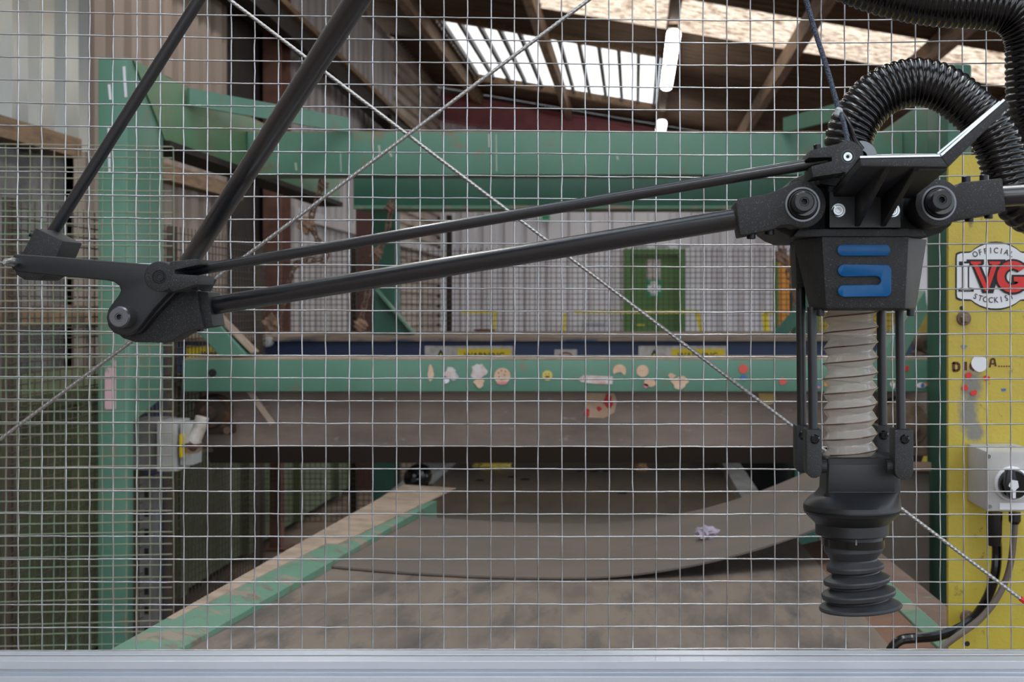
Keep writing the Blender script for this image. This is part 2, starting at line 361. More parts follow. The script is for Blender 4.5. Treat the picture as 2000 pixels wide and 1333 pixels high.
MB().prism([(-2.95, YE-.22, roofz(-2.95)-.42), (6, YE-.22, roofz(6)-.42), (6, YE-.22, roofz(6)-.45), (-2.95, YE-.22, roofz(-2.95)-.45)], (0, .2, 0)).build('rafter_flange', M_REDG, we, smooth=0)
# door in the end wall
dr = struct('door_1', (0.29, YE, 0))
def EB(x0, x1, y0, y1, d0, d1, name, mt, par, bevel=0):     # box on the end wall given by pixels at distance YE
    a = P(x0, y1, YE); b = P(x1, y0, YE)
    return MB().box(a.x, b.x, YE-d1, YE-d0, a.z, b.z).build(name, mt, par, smooth=0, bevel=bevel)
a = P(1218, 487, YE); b = P(1337, 487, YE)
MB().box(a.x, a.x+.10, YE-.10, YE+.05, 0, a.z).build('frame', M_DOOR, dr, smooth=0)
MB().box(b.x-.10, b.x, YE-.10, YE+.05, 0, a.z).build('frame', M_DOOR, dr, smooth=0)
MB().box(a.x+.10, b.x-.10, YE-.10, YE+.05, a.z-.09, a.z).build('frame', M_DOOR, dr, smooth=0)
lf = MB().box(a.x+.1, b.x-.1, YE-.03, YE+.01, 0.01, a.z-.10).build('leaf', M_DOOR, dr, smooth=0)
MB().tube([(a.x+.2, YE-.03, 1.02), (a.x+.2, YE-.09, 1.02), (a.x+.32, YE-.09, 1.02)], .012, 6).build('handle', M_YELB, lf)
ps = tag(EB(1263, 1290, 507, 546, .035, .04, 'notice_sheet', M_SIGNW, None), 'white paper notice on the green door above the first-aid sign', 'sign')
fs = thing('first_aid_sign', 'green first-aid sign with a white cross on the green door', 'sign', P(1277, 580, YE-.04))
EB(1261, 1293, 547, 580, .035, .04, 'plate', mat('sign_green', rgb(40, 140, 96), 0.5), fs)
EB(1271, 1283, 550, 577, .04, .042, 'cross_bar', M_WHITE, fs)
EB(1264, 1290, 558, 569, .0425, .044, 'cross_bar', M_WHITE, fs)
ex = thing('exit_sign', 'small green sign high on the white end wall, just under the thin rod', 'sign', P(1065, 432, YE-.1))
EB(1055, 1076, 419, 433, .06, .09, 'plate', mat('sign_pale', rgb(170, 206, 190), 0.5), ex)
EB(1060, 1074, 422, 430, .09, .092, 'green_panel', MATS['sign_green'], ex)
# ---- unseen front wall added behind the viewer, its wide doorway sized for frontal light
wf = struct('wall_front_added', (0, -4.6, 0))
for x0, x1, z0, z1 in ((XL-.2, -2.8, 0, 4.6), (-2.8, 1.6, 3.7, 4.5), (1.6, 6.0, 3.3, 3.7)):
    sheet((x0, -4.6, z0), (1, 0, 0), (0, 0, 1), (0, 1, 0), x1-x0, z1-z0, .21, .045).build('cladding_sheet', M_WALLP, wf, smooth=0)
sheet((XL, -4.6, 0), (0, 1, 0), (0, 0, 1), (1, 0, 0), 6.8, roofz(XL), .21, .045).build('cladding_sheet', M_WALLP, wl, smooth=0)
# ---- roof
rf = struct('ceiling', (0, 7, roofz(0)))
XR = 6.0
def roof_strip(y0, y1, x0, x1, mt, nm='roof_sheet'):
    o = Vector((x0, y0, roofz(x0)+.11)); V = Vector((x1-x0, 0, -0.17*(x1-x0))); L = V.length
    ob = sheet(o, (0, 1, 0), V.normalized(), Vector((.17, 0, 1)).normalized(), y1-y0, L, .146, .026, 'sine').build(nm, mt, rf, smooth=1.2)
    return ob
ys = [-4.6+1.02*i for i in range(13)]     # up to 7.64
for i, (y0, y1) in enumerate(zip(ys, ys[1:])):
    if i in (1, 2, 3, 5):
        roof_strip(y0, y1, XL-.2, 1.0, M_GRPC, 'rooflight_sheet'); roof_strip(y0, y1, 1.0, XR, M_GRPC, 'rooflight_sheet')  # unseen rooflights added for soft light from above
    else: roof_strip(y0, y1, XL-.2, XR, M_ROOF)
roof_strip(ys[-1], 8.93, XL-.2, XR, M_ROOF)
roof_strip(8.93, 9.98, XL-.2, -.95, M_ROOF)
roof_strip(8.93, 9.98, -.95, 2.6, M_GRP, 'rooflight_sheet'); roof_strip(8.93, 9.98, 2.6, XR, M_GRP, 'rooflight_sheet')
roof_strip(9.98, 10.85, XL-.2, XR, M_ROOF)
roof_strip(10.85, 12.2, .30, XR, M_ROOF); roof_strip(12.2, 13.9, .30, XR, M_ROOF); roof_strip(10.85, 13.9, XL-.2, -2.28, M_ROOF)
roof_strip(13.9, 14.4, XL-.2, XR, M_ROOF); roof_strip(14.4, YE+.1, XL-.2, XR, M_ROOF)
for x in (-2.37, -1.0, .36, 1.55, 2.7, 3.9, 5.1):
    zz = roofz(x)
    MB().box(x-.045, x+.045, -4.5, YE-.1, zz-.12, zz+.075).build('purlin', M_TIMBER, rf, smooth=0)
# glazed roof light: frame, bars, panes
def on_roof(x, y, dz): return Vector((x, y, roofz(x)+dz))
for y in (10.86, 13.86):
    MB().bar(on_roof(-2.28, y, .09), on_roof(.30, y, .09), .14, .10).build('rooflight_kerb', M_TIMBER, rf, smooth=0)
nb = 11
for i in range(nb+1):
    x = -2.24+i*(2.51/nb)
    MB().bar(on_roof(x, 10.9, .13), on_roof(x, 13.82, .13), .045, .07).build('glazing_bar', mat('bar_grey', rgb(96, 96, 104), 0.6), rf, smooth=0)
    if i < nb:
        x2 = x+2.51/nb
        MB().add([on_roof(x+.017, 10.9, .15), on_roof(x2-.02, 10.9, .15), on_roof(x2-.02, 13.82, .15), on_roof(x+.017, 13.82, .15)], [(0, 1, 2, 3)]).prism(
            [on_roof(x+.017, 10.9, .154), on_roof(x2-.02, 10.9, .154), on_roof(x2-.02, 13.82, .154), on_roof(x+.017, 13.82, .154)], (0, 0, .004)).build('pane', M_GLASS, rf, smooth=0)
# ---- ceiling lamps: two seen along the ridge line, the unlabelled ones added for light
def lamp(label, y0, y1, x=.36, drop=.20):
    z = roofz(x)-drop
    if label: o = thing('batten_lamp', label, 'lamp', (x, (y0+y1)/2, z+.05), 'strip lamps under the roof')
    else: o = link('batten_lamp', None, rf, (x, (y0+y1)/2, z+.05))  # out-of-view lamp, added to light the scene from overhead
    MB().box(x-.06, x+.06, y0, y1, z+.0, z+.05).build('housing', M_PLAST, o, smooth=0, bevel=.004)
    MB().rings([[Vector((x+.065*math.cos(a), y, z-.012+.045*math.sin(a))) for a in [PI*2*j/12 for j in range(12)]] for y in (y0-.005, y1+.005)]).build('diffuser', M_LAMP, o)
    return o
lamp('long glowing strip lamp hanging under the roof, nearer of the two', 9.0, 11.15)
lamp(None, 4.6, 6.8)
lamp(None, 0.4, 2.6)
for x in (-1.55, .36, 2.2): lamp(None, -2.7, -0.5, x=x)  # added behind the viewer to put highlights on the tubes
lamp(None, 1.6, 3.8, x=-1.55)
lamp(None, 5.0, 7.2, x=-1.9)
lamp('short-looking glowing strip lamp farthest back under the roof', 13.0, 14.2, drop=.27)

# ================================================================== FAR THINGS
def barrier(label, parts, Y):
    o = thing('safety_barrier', label, 'barrier', P(parts[0][0], 640, Y).xy.to_3d(), 'yellow barriers at the end wall')
    for x0, y0, x1, y1, w in parts:
        if abs(x0-x1) < 6*3 and y1 > y0+10:
            a = P(x0, y0, Y); b = P(x1, y1, Y); d = (b-a); b = a+d*((0-a.z)/d.z) if d.z else b
            MB().bar(a, b, .05, m_(w, Y), (1, 0, 0)).build('post', M_YELB, o, smooth=0)
        else: MB().bar(P(x0, y0, Y), P(x1, y1, Y), .05, .035).build('rail', M_YELB, o, smooth=0)
    return o
barrier('yellow barrier with one post in front of the white wall, left end', [(902, 610, 966, 610, 5), (968, 609, 964, 660, 5)], 12.6)
barrier('wide yellow barrier standing in front of the green door', [(1104, 612, 1100, 662, 5), (1121, 610, 1366, 610, 5), (1362, 609, 1372, 665, 7)], 12.6)
barrier('yellow barrier half hidden by the orange post beside the black rods', [(1494, 611, 1498, 660, 12), (1494, 611, 1548, 611, 5)], 12.0)
wb = thing('storage_bin', 'pale grey cabinet low against the white wall left of the door', 'cabinet', P(1160, 665, 14.5).xy.to_3d())
a = P(1138, 632, 14.5); b = P(1184, 632, 14.5)
MB().box(a.x, b.x, 14.3, 14.7, 0, a.z).build('body', mat('cabinet_white', rgb(200, 200, 210), 0.5), wb, smooth=0, bevel=.01)
MB().box(a.x-.01, b.x+.01, 14.28, 14.7, a.z, a.z+.02).build('lid', MATS['cabinet_white'], wb, smooth=0, bevel=.004)
bx = thing('bin', 'low brown box behind the mesh beside the left yellow barrier', 'box', P(945, 665, 11).xy.to_3d())
a = P(930, 646, 11); b = P(962, 646, 11)
MB().box(a.x, b.x, 10.9, 11.2, 0, a.z).build('body', M_RUSTP, bx, smooth=0, bevel=.01)
MB().box(a.x-.01, b.x+.01, 10.89, 11.21, a.z, a.z+.015).build('rim', M_RUSTP, bx, smooth=0)
op = thing('orange_post', 'orange painted post behind the hanging right chain', 'post', P(1535, 665, 6).xy.to_3d())
a = P(1524, 498, 6); b = P(1547, 498, 6)
MB().box(a.x, b.x, 6, 6.08, 0, a.z).build('shaft', M_ORANGE, op, smooth=0, bevel=.004)
MB().box(a.x-.05, b.x+.05, 5.95, 6.13, 0, .015).build('base_plate', M_ORANGE, op, smooth=0)
op = thing('olive_post', 'narrow olive green post left of the orange post', 'post', P(1517, 665, 6.2).xy.to_3d())
a = P(1512, 505, 6.2); b = P(1524, 505, 6.2)
MB().box(a.x, b.x, 6.2, 6.26, 0, a.z).build('shaft', M_DOOR, op, smooth=0, bevel=.004)
MB().box(a.x-.03, b.x+.03, 6.17, 6.29, 0, .015).build('base_plate', M_DOOR, op, smooth=0)
yc = thing('yellow_hopper', 'dirty yellow machine casing behind the clear bellows', 'machine', P(1640, 665, 6.5).xy.to_3d())
a = P(1590, 608, 6.5); b = P(1825, 608, 6.5)
MB().box(a.x, b.x, 6.5, 7.1, 0, a.z).build('casing', mat('dirty_yellow', rgb(170, 150, 40), 0.6, var=rgb(120, 104, 40), vscale=4), yc, smooth=0, bevel=.02)
MB().box(a.x-.02, b.x+.02, 6.48, 7.12, a.z, a.z+.04).build('lid', MATS['dirty_yellow'], yc, smooth=0, bevel=.01)
# skip along the left
sk = thing('waste_skip', 'long dark green steel skip on the floor behind the left mesh', 'container', (-2.3, 5, 0))
MB().box(-2.6, -2.0, 2.5, 8.3, .04, ZC-.30).build('body', M_DGREEN, sk, smooth=0)
MB().box(-2.64, -1.96, 2.48, 8.32, ZC-.34, ZC-.29).build('rim', M_DGREEN, sk, smooth=0)
for i in range(8): MB().box(-2.0, -1.96, 2.7+i*.75, 2.76+i*.75, .04, ZC-.34).build('stiffener', M_DGREEN, sk, smooth=0)
for y in (3.0, 7.6): MB().box(-2.55, -2.02, y, y+.1, 0, .04).build('skid', M_DGREEN, sk, smooth=0)
rp = thing('rust_post', 'rust-brown post behind the mesh below the baffle plate', 'post', P(535, 1000, 5.2).xy.to_3d())
a = P(526, 860, 5.2); b = P(548, 860, 5.2)
MB().box(a.x, b.x, 5.2, 5.26, 0, a.z+.3).build('shaft', M_RUSTP, rp, smooth=0, bevel=.004)
MB().box(a.x-.04, b.x+.04, 5.16, 5.3, 0, .012).build('base_plate', M_RUSTP, rp, smooth=0)

# ================================================================== GREEN MACHINE FRAME
gf = thing('machine_frame', 'green steel frame of posts, beams and braces behind the mesh', 'frame', (-.2, 3, 0))
def fbox(nm, x0, x1, y0, y1, z0, z1, mt, bev=.006): return MB().box(x0, x1, y0, y1, z0+ZC, z1+ZC).build(nm, mt, gf, smooth=0.6, bevel=bev)
lp = MB().prism([(-1.381, 2.5, 0), (-1.381, 2.5, ZC+.642), (-1.381, 2.69, ZC+.642), (-1.381, 2.69, ZC-.25), (-1.381, 2.53, ZC-.30), (-1.381, 2.53, 0)], (.078, 0, 0)).build('post', M_GREEN, gf, bevel=.006)
lp['label'] = 'tall green post left, streaked with white paint'
for x0, y0, x1, y1, w in ((213, 165, 216, 195, 5), (242, 130, 246, 190, 5), (212, 250, 214, 338, 4)):
    MB().bar(P(x0, y0, 2.499), P(x1, y1, 2.499), m_(w, 2.5), .002, (0, 1, 0)).build('paint_drip', M_WHITE, lp, smooth=0)
MB().box(P(205, 0, 2.498).x, P(226, 0, 2.498).x, 2.497, 2.5, P(0, 800, 2.498).z, P(0, 705, 2.498).z).build('paint_smear', mat('pink_paint', rgb(206, 170, 176), 0.7, var=rgb(84, 140, 112), vscale=14, vr=(.5, .56)), lp, smooth=0)
lb = fbox('side_beam', -1.393, -1.303, 2.69, 4.3, .463, .642, M_GREEN2)
MB().prism([(-1.302, 2.52, ZC+.640), (-1.302, 2.69, ZC+.640), (-1.302, 2.69, ZC+.462)], (.004, 0, 0)).build('gusset', M_GREEN2, lb, smooth=0)
MB().box(-1.39, -1.305, 2.69, 4.3, ZC+.642, ZC+.646).build('dust_layer', M_DUST, lb, smooth=0)
MB().box(-1.393, -1.29, 2.7, 4.3, ZC+.443, ZC+.462).build('lower_flange', M_DARK, lb, smooth=0)
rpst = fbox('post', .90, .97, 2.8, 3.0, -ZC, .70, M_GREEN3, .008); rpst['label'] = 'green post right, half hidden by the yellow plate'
rb = fbox('side_beam', .90, .98, 3.0, 4.3, .463, .642, M_GREEN)
MB().box(.91, .975, 3.0, 4.3, ZC+.642, ZC+.646).build('dust_layer', M_DUST, rb, smooth=0)
ub = fbox('cross_beam', -1.302, .899, 3.26, 3.36, .443, .587, M_GREEN); ub['label'] = 'upper green crossbeam'
MB().box(-1.30, .895, 3.262, 3.358, ZC+.587, ZC+.590).build('dust_layer', M_DUST, ub, smooth=0)
for x0, y0, x1, y1, w in ((955, 262, 956, 288, 4), (969, 262, 970, 335, 2), (577, 318, 579, 333, 4), (740, 284, 742, 300, 4), (760, 296, 765, 306, 4), (1205, 305, 1207, 312, 4), (665, 300, 666, 336, 2)):
    MB().bar(P(x0, y0, 3.2595), P(x1, y1, 3.2595), m_(w, 3.26), .001, (0, 1, 0)).build('paint_drip', mat('faded_white', rgb(172, 180, 168), .7), ub, smooth=0)
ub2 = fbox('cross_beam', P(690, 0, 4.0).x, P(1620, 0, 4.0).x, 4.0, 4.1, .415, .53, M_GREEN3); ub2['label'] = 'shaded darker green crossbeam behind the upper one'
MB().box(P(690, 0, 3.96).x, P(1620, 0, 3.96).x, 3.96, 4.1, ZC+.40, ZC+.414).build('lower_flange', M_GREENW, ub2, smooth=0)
for s, x0, x1 in ((1, -1.29, -.956), (-1, .72, .50)):
    MB().bar((x0, 2.81 if s > 0 else 2.86, ZC+.607), (x1, 3.25, ZC+.607), .012, .05).build('corner_brace', M_GREEN, gf, smooth=0)
b_ = fbox('cross_beam', -1.397, .955, 3.0, 3.18, -.262, -.163, M_GREEN); b_['label'] = 'lower green crossbeam covered in old stickers'
LOWB = b_
MB().box(-1.39, .95, 3.002, 3.18, ZC-.163, ZC-.158).build('dust_layer', M_DUST, b_, smooth=0)
MB().lathe((P(415, 729, 3.0).x, 3.0, P(415, 729, 3.0).z), (0, -1, 0), [(.010, -.001), (.013, .0008), (.008, .001)], 14).build('bolt_hole', M_INK, b_)
# knee braces from the lower beam up to the posts
for pts in (((482, 694), (398, 600), (340, 600), (432, 700)), ((1715, 700), (1808, 566), (1812, 610), (1765, 700))):
    kb = MB().ppx(pts, 3.03, 3.11).build('knee_brace', M_GREEN, gf, smooth=0, bevel=.004)
kb = MB().bar(P(486, 690, 3.02)+Vector((0, .05, 0)), P(402, 604, 3.02)+Vector((0, .05, 0)), .085, .006, (.6, 0, .8)).build('dust_layer', M_DUST, gf, smooth=0)
# inner posts with knee plates
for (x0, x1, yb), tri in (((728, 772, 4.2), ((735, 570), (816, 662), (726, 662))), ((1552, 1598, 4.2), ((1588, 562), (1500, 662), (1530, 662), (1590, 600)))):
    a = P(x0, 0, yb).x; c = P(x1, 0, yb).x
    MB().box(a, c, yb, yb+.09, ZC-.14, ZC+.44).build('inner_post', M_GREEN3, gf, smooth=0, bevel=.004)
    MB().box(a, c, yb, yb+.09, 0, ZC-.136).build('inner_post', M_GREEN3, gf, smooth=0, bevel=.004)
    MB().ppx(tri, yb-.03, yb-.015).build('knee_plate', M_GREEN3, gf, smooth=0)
MB().bar(P(736, 566, 4.15), P(816, 660, 4.15), .06, .008, (.7, 0, .7)).build('knee_flange', M_GREENW, gf, smooth=0)
# ---- blue beam with deck
bl = thing('blue_beam', 'dark blue cross beam with warning signs and a dusty top', 'beam', (-.2, 3.8, ZC-.26))
X0, X1 = -1.95, 1.35
MB().box(X0, X1, 3.80, 3.86, ZC-.26, ZC-.133).build('web', M_BLUE, bl, smooth=0, bevel=.003)
MB().box(X0, X1, 3.77, 4.74, ZC-.133, ZC-.125).build('deck', mat('blue_worn', rgb(60, 66, 84), 0.6, var=rgb(120, 104, 92), vscale=5, vr=(.4, .5)), bl, smooth=0)
MB().box(X0, X1, 3.82, 4.70, ZC-.125, ZC-.119).build('dust_layer', mat('deck_dust', rgb(140, 121, 106), 0.95, var=rgb(110, 94, 82), vscale=12, bump=.5, bscale=120), bl, smooth=0)
MB().box(-1.0, .50, 4.70, 4.706, ZC-.64, ZC-.134).build('rear_light_block', M_PLATE, bl, smooth=0)  # unseen sheet added to keep back light off the lower belt
MB().box(.50, X1-.02, 4.60, 4.612, .02, ZC-.134).build('added_dark_sheet', M_HOSE, bl, smooth=0)  # added black sheet, keeps the space under the deck dark
for x in (X0+.031, X1-.1): MB().box(x-.03, x+.03, 3.86, 3.96, 0, ZC-.133).build('leg', M_BLUE, bl, smooth=0)
MB().lathe(P(526, 668, 3.79), (0, -1, 0), [(.02, 0), (.02, .03), (.012, .035)], 10).build('knob', M_PLAST, bl)
YB = 3.799
def sbox(x0, x1, y0, y1, d0, d1, nm, mt, par, Y=YB):
    a = P(x0, y1, Y); b = P(x1, y0, Y)
    return MB().box(a.x, b.x, Y-d1, Y-d0, a.z, b.z).build(nm, mt, par, smooth=0)
def warn(label, x0, full=True):
    o = thing('warning_sign', label, 'sign', P(x0, 730, YB))
    sbox(x0, x0+(172 if full else 118), 676, 728, .0005, .003, 'plate', M_SIGNW if full else M_SIGNY, o)
    if full:
        MB().prism([P(x0+31, 682, YB-.004), P(x0+44, 706, YB-.004), P(x0+18, 706, YB-.004)], (0, .001, 0)).build('triangle', M_INK, o, smooth=0)
        MB().prism([P(x0+31, 690, YB-.0045), P(x0+39, 704, YB-.0045), P(x0+23, 704, YB-.0045)], (0, .0004, 0)).build('triangle_field', M_SIGNY, o, smooth=0)
        sbox(x0+64, x0+168, 682, 706, .003, .004, 'yellow_field', M_SIGNY, o)
        text_px(o, 'lettering', 'WARNING', x0+116, 695, 10, YB-.0045, M_INK, xs=1.15, bold=.02)
    else:
        text_px(o, 'lettering', 'WARNING', x0+62, 692, 9, YB-.0045, M_INK, xs=1.1, bold=.02)
    return o
warn('white and yellow warning sign on the blue beam, left of the red prohibition sign', 830)
warn('grimy white and yellow warning sign on the blue beam, below the green door', 1247)
warn('yellow warning strip on the blue beam beside the left knee brace', 365, False)
o = thing('prohibition_sign', 'small sign with a red ring on the blue beam between the warning signs', 'sign', P(1104, 735, YB))
sbox(1083, 1127, 683, 735, .0005, .003, 'plate', M_SIGNW, o)
c = P(1105, 706, YB-.004)
MB().tube([c+Vector((m_(17, YB)*math.cos(a), 0, m_(17, YB)*math.sin(a))) for a in [2*PI*i/20 for i in range(20)]], .0035, 6, closed=True).build('ring', mat('dull_red', rgb(150, 60, 56), 0.6), o)
MB().ppx([(1094, 706), (1100, 699), (1112, 698), (1118, 706), (1112, 712), (1098, 712)], YB-.006, YB-.004).build('symbol', M_INK, o, smooth=0)
# ---- cross mesh behind the deck: fine grid
def grid(name, o, U, V, lu, lv, su, sv, w, mt, parent=None, loc=None):
    mb = MB(); o, U, V = Vector(o), Vector(U), Vector(V); N = U.cross(V)
    def strip(a, b):
        d = (b-a).normalized(); s_ = d.cross(N).normalized()*(w/2); n_ = N*(w/2)
        mb.add([a+s_, a+n_, a-s_, a-n_, b+s_, b+n_, b-s_, b-n_], [(0, 1, 5, 4), (1, 2, 6, 5), (2, 3, 7, 6), (3, 0, 4, 7)])
    for i in range(int(lu/su)+1): strip(o+U*(i*su), o+U*(i*su)+V*lv)
    for j in range(int(lv/sv)+1): strip(o+V*(j*sv)+N*w, o+V*(j*sv)+U*lu+N*w)
    ob = mb.build(name, mt, parent, smooth=0, loc=loc); ob['kind'] = 'stuff'; return ob
gm = thing('mesh_guard', 'fine dark mesh guard standing behind the blue beam across the hall', 'mesh guard', (-.3, 4.75, 0))
grid('wire_grid', (-1.93, 4.76, ZC-.12), (1, 0, 0), (0, 0, 1), 3.28, .41, .0262, .0262, .0036, mat('dark_mesh_wire', rgb(76, 64, 58), 0.8), gm)
grid('wire_grid', (-1.93, 4.76, .25), (1, 0, 0), (0, 0, 1), .98, .9, .0262, .0262, .0034, M_BMESH, gm)
for px in (500, 690, 877, 1548):
    x = P(px, 0, 4.77).x; MB().box(x-.012, x+.012, 4.765, 4.79, 0, ZC+(.29 if px != 877 else .45)).build('post', M_DARK, gm, smooth=0)
gs = thing('mesh_guard', 'rusty side mesh guard running back along the left of the conveyor', 'mesh guard', (-1.42, 3.4, 0))
grid('wire_grid', (-1.42, 2.2, .05), (0, 1, 0), (0, 0, 1), 1.53, ZC+.25-.05, .0255, .0255, .0034, M_BMESH, gs)
for y in (2.22, 3.0, 3.7): MB().box(-1.445, -1.425, y, y+.03, 0, ZC+.25).build('post', M_BMESH, gs, smooth=0)

# ---- chains with rags
def link_mesh():
    mb = MB(); pts = []
    for i in range(14):
        a = 2*PI*i/14; pts.append(Vector((.011*math.cos(a), 0, .011*math.sin(a)+(.010 if math.sin(a) > 0 else -.010))))
    mb.tube(pts, .0042, 6, closed=True)
    me = bpy.data.meshes.new('chain_link'); me.from_pydata(mb.v, [], mb.f); me.materials.append(M_CHAIN)
    me.polygons.foreach_set('use_smooth', [True]*len(me.polygons)); return me
LINK = link_mesh()
def chain(label, pts, Y, lumps=()):
    w = [P(x, y, Y) for x, y in pts]
    o = thing('hanging_chain', label, 'chain', w[0], 'rusty chains hanging from the green frame')
    q = resample(spline(w, 12), .029)
    for i, p in enumerate(q):
        d = (q[min(i+1, len(q)-1)]-q[max(0, i-1)]).normalized()
        ob = link('chain_link', LINK, o, p)
        ob.rotation_mode = 'QUATERNION'
        ob.rotation_quaternion = d.to_track_quat('Z', 'Y') @ Matrix.Rotation(PI/2*(i % 2)+.4, 3, 'Z').to_quaternion()
    for x, y, r, nm, mt in lumps:
        mb = MB(); bm = bmesh.new(); bmesh.ops.create_icosphere(bm, subdivisions=3, radius=1)
        rr = random.Random(x)
        ph = [rr.uniform(0, 6) for _ in range(6)]
        c = P(x, y, Y)
        for v in bm.verts:
            n = v.co.normalized(); k = 1+.22*math.sin(5*n.x+ph[0])*math.sin(4*n.z+ph[1])+.16*math.sin(9*n.z+6*n.x+ph[2])
            v.co = c+Vector((n.x*r*k, n.y*r*k*.8/K, n.z*r*k*1.15))
        mb.add([v.co for v in bm.verts], [tuple(v.index for v in f.verts) for f in bm.faces]); bm.free()
        mb.build(nm, mt, o)
    return o
chain('rusty chain with a knotted rag hanging at the left from the green frame', [(630, 345), (622, 385), (608, 430), (625, 480), (634, 505), (585, 512), (568, 540), (558, 580), (540, 625)], 3.6,
      ((600, 440, .030, 'rag', M_CLOTH), (530, 634, .030, 'knot', M_CLOTH), (632, 362, .018, 'shackle', M_CHAIN)))
chain('rusty chain hanging straight down beside the left inner green post', [(765, 395), (760, 430), (752, 465), (738, 500), (726, 545), (716, 580), (706, 620), (700, 650)], 3.9,
      ((762, 405, .020, 'shackle', M_CHAIN), (735, 495, .024, 'knot', M_CHAIN), (705, 637, .026, 'knot', M_CLOTH)))
chain('rusty chain hanging in front of the orange post left of the robot head', [(1521, 440), (1525, 480), (1535, 515), (1548, 560), (1556, 600)], 3.9, ((1527, 500, .028, 'knot', M_CHAIN), (1519, 458, .016, 'shackle', M_CHAIN)))

# ---- stickers on the lower beam
def sticker(label, poly, mt, Y=2.9985, extra=None, nm='sticker'):
    cx = sum(p[0] for p in poly)/len(poly); cy = max(p[1] for p in poly)
    o = thing(nm, label, 'sticker', P(cx, cy, Y), 'stickers on the lower green beam')
    MB().ppx(poly, Y-.0008, Y).build('vinyl', mt, o, smooth=0)
    for nm2, p2, m2 in (extra or []):
        MB().ppx(p2, Y-.0016, Y-.0009).build(nm2, m2, o, smooth=0)
    return o
def blob(cx, cy, rx, ry, seed, n=18, am=.18):
    r_ = random.Random(seed); a0 = [r_.uniform(0, 6) for _ in range(3)]
    return [(cx+rx*(1+am*math.sin(3*t+a0[0])+am*.6*math.sin(5*t+a0[1]))*math.cos(t), cy+ry*(1+am*math.sin(2*t+a0[2])+am*.5*math.sin(7*t+a0[0]))*math.sin(t)) for t in [2*PI*i/n for i in range(n)]]
M_PINKW = mat('worn_sticker_white', rgb(206, 198, 198), 0.6, var=rgb(190, 150, 140), vscale=40, var2=rgb(150, 170, 200), v2scale=30)
M_BEIGE = mat('worn_sticker_beige', rgb(204, 168, 140), 0.6, var=rgb(216, 190, 166), vscale=30)
M_PINK = mat('sticker_pink', rgb(206, 128, 138), 0.6)
M_STY = mat('sticker_yellow', rgb(206, 186, 96), 0.5)
M_STR = mat('sticker_red', rgb(206, 84, 70), 0.5)
M_STB = mat('sticker_blue', rgb(70, 100, 170), 0.5)
sticker('small pinkish torn sticker, first from the left on the lower beam', blob(841, 729, 6, 14, 1), M_BEIGE)
sticker('torn white sticker with reddish marks on the lower beam', blob(881, 730, 13, 13, 2, am=.25), M_PINKW, extra=[('scrap', blob(872, 744, 5, 6, 3), M_WHITE)])
sticker('tall whitish and pink torn sticker left of the round cookie sticker', blob(934, 726, 15, 16, 4), M_PINKW, extra=[('scrap', blob(936, 748, 10, 9, 5), M_BEIGE)])
sticker('round beige cookie-like sticker with dark dots', arc(981, 735, 16, 0, 342, 20), M_BEIGE,
        extra=[('dot', arc(981+9*math.cos(k*.9)*(.5+.1*k % 1), 733+9*math.sin(k*.9), 1.4, 0, 300, 6), M_BROWN) for k in range(7)]+[('frosting', blob(981, 749, 10, 3, 6), M_PINK)])
sticker('small round yellow face sticker on the lower beam', arc(1069, 734, 10, 0, 342, 18), M_STY, extra=[('mouth', [(1064, 735), (1074, 735), (1072, 738), (1066, 738)], M_BROWN), ('eye', arc(1066, 731, 1.2, 0, 300, 6), M_BROWN), ('eye', arc(1072, 731, 1.2, 0, 300, 6), M_BROWN)])
sticker('long pale strip sticker near the middle of the lower beam', [(1140, 733), (1197, 736), (1196, 751), (1160, 750), (1136, 747), (1128, 741)], M_PINKW)
sticker('beige crescent sticker right of the pale strip', arc(1210, 725, 13, 150, 400, 14)+[(1212, 727), (1203, 729)], M_BEIGE)
sticker('beige round sticker with a pink scrap below it', arc(1255, 725, 12, 0, 340, 16), M_BEIGE, extra=[('scrap', blob(1268, 748, 12, 9, 8), M_BEIGE), ('scrap', blob(1261, 754, 5, 5, 9), M_PINK)])
sticker('dirty torn beige sticker, rightmost of the beige ones', blob(1328, 748, 16, 12, 10), M_BEIGE, extra=[('scrap', blob(1312, 735, 7, 5, 11), M_BEIGE)])
sticker('red round face sticker on the lower beam near the black rods', arc(1452, 721, 9, 0, 340, 16), M_STR, extra=[('scrap', blob(1452, 738, 6, 4, 12), M_STB)])
sticker('small red heart-like sticker left of the black rods', blob(1529, 745, 8, 6, 13), M_STR)
sticker('small orange sticker seen left of the clear bellows', blob(1614, 750, 5, 5, 14), M_ORANGE)
sticker('small blue and pink sticker between black rod and bellows', blob(1597, 755, 6, 5, 15), M_STB, extra=[('scrap', blob(1599, 757, 3, 2.5, 16), M_PINK)])
sticker('white and orange sticker right of the bellows between the rods', blob(1744, 752, 5, 7, 17), M_WHITE, extra=[('scrap', blob(1744, 747, 3, 3, 18), M_ORANGE)])
sticker('pink dot sticker at the right end of the lower beam', blob(1771, 720, 5, 5, 19), M_RED)
sticker('small multicoloured fish-like sticker right of the rods', blob(1799, 753, 10, 5, 20, am=.1), M_WHITE, extra=[('scrap', blob(1802, 753, 4, 4, 21), M_STB), ('scrap', blob(1810, 751, 3, 3, 22), M_ORANGE)])
sticker('large worn red and beige sticker hanging below the lower beam', [(1143, 768), (1200, 768), (1205, 785), (1200, 806), (1180, 817), (1150, 816), (1140, 806), (1144, 785)], M_BEIGE, Y=3.098,
        extra=[('patch', blob(1188, 784, 9, 13, 23), M_RED), ('patch', blob(1147, 806, 5, 9, 24), M_RED), ('patch', blob(1170, 799, 5, 4, 25), M_RED)])
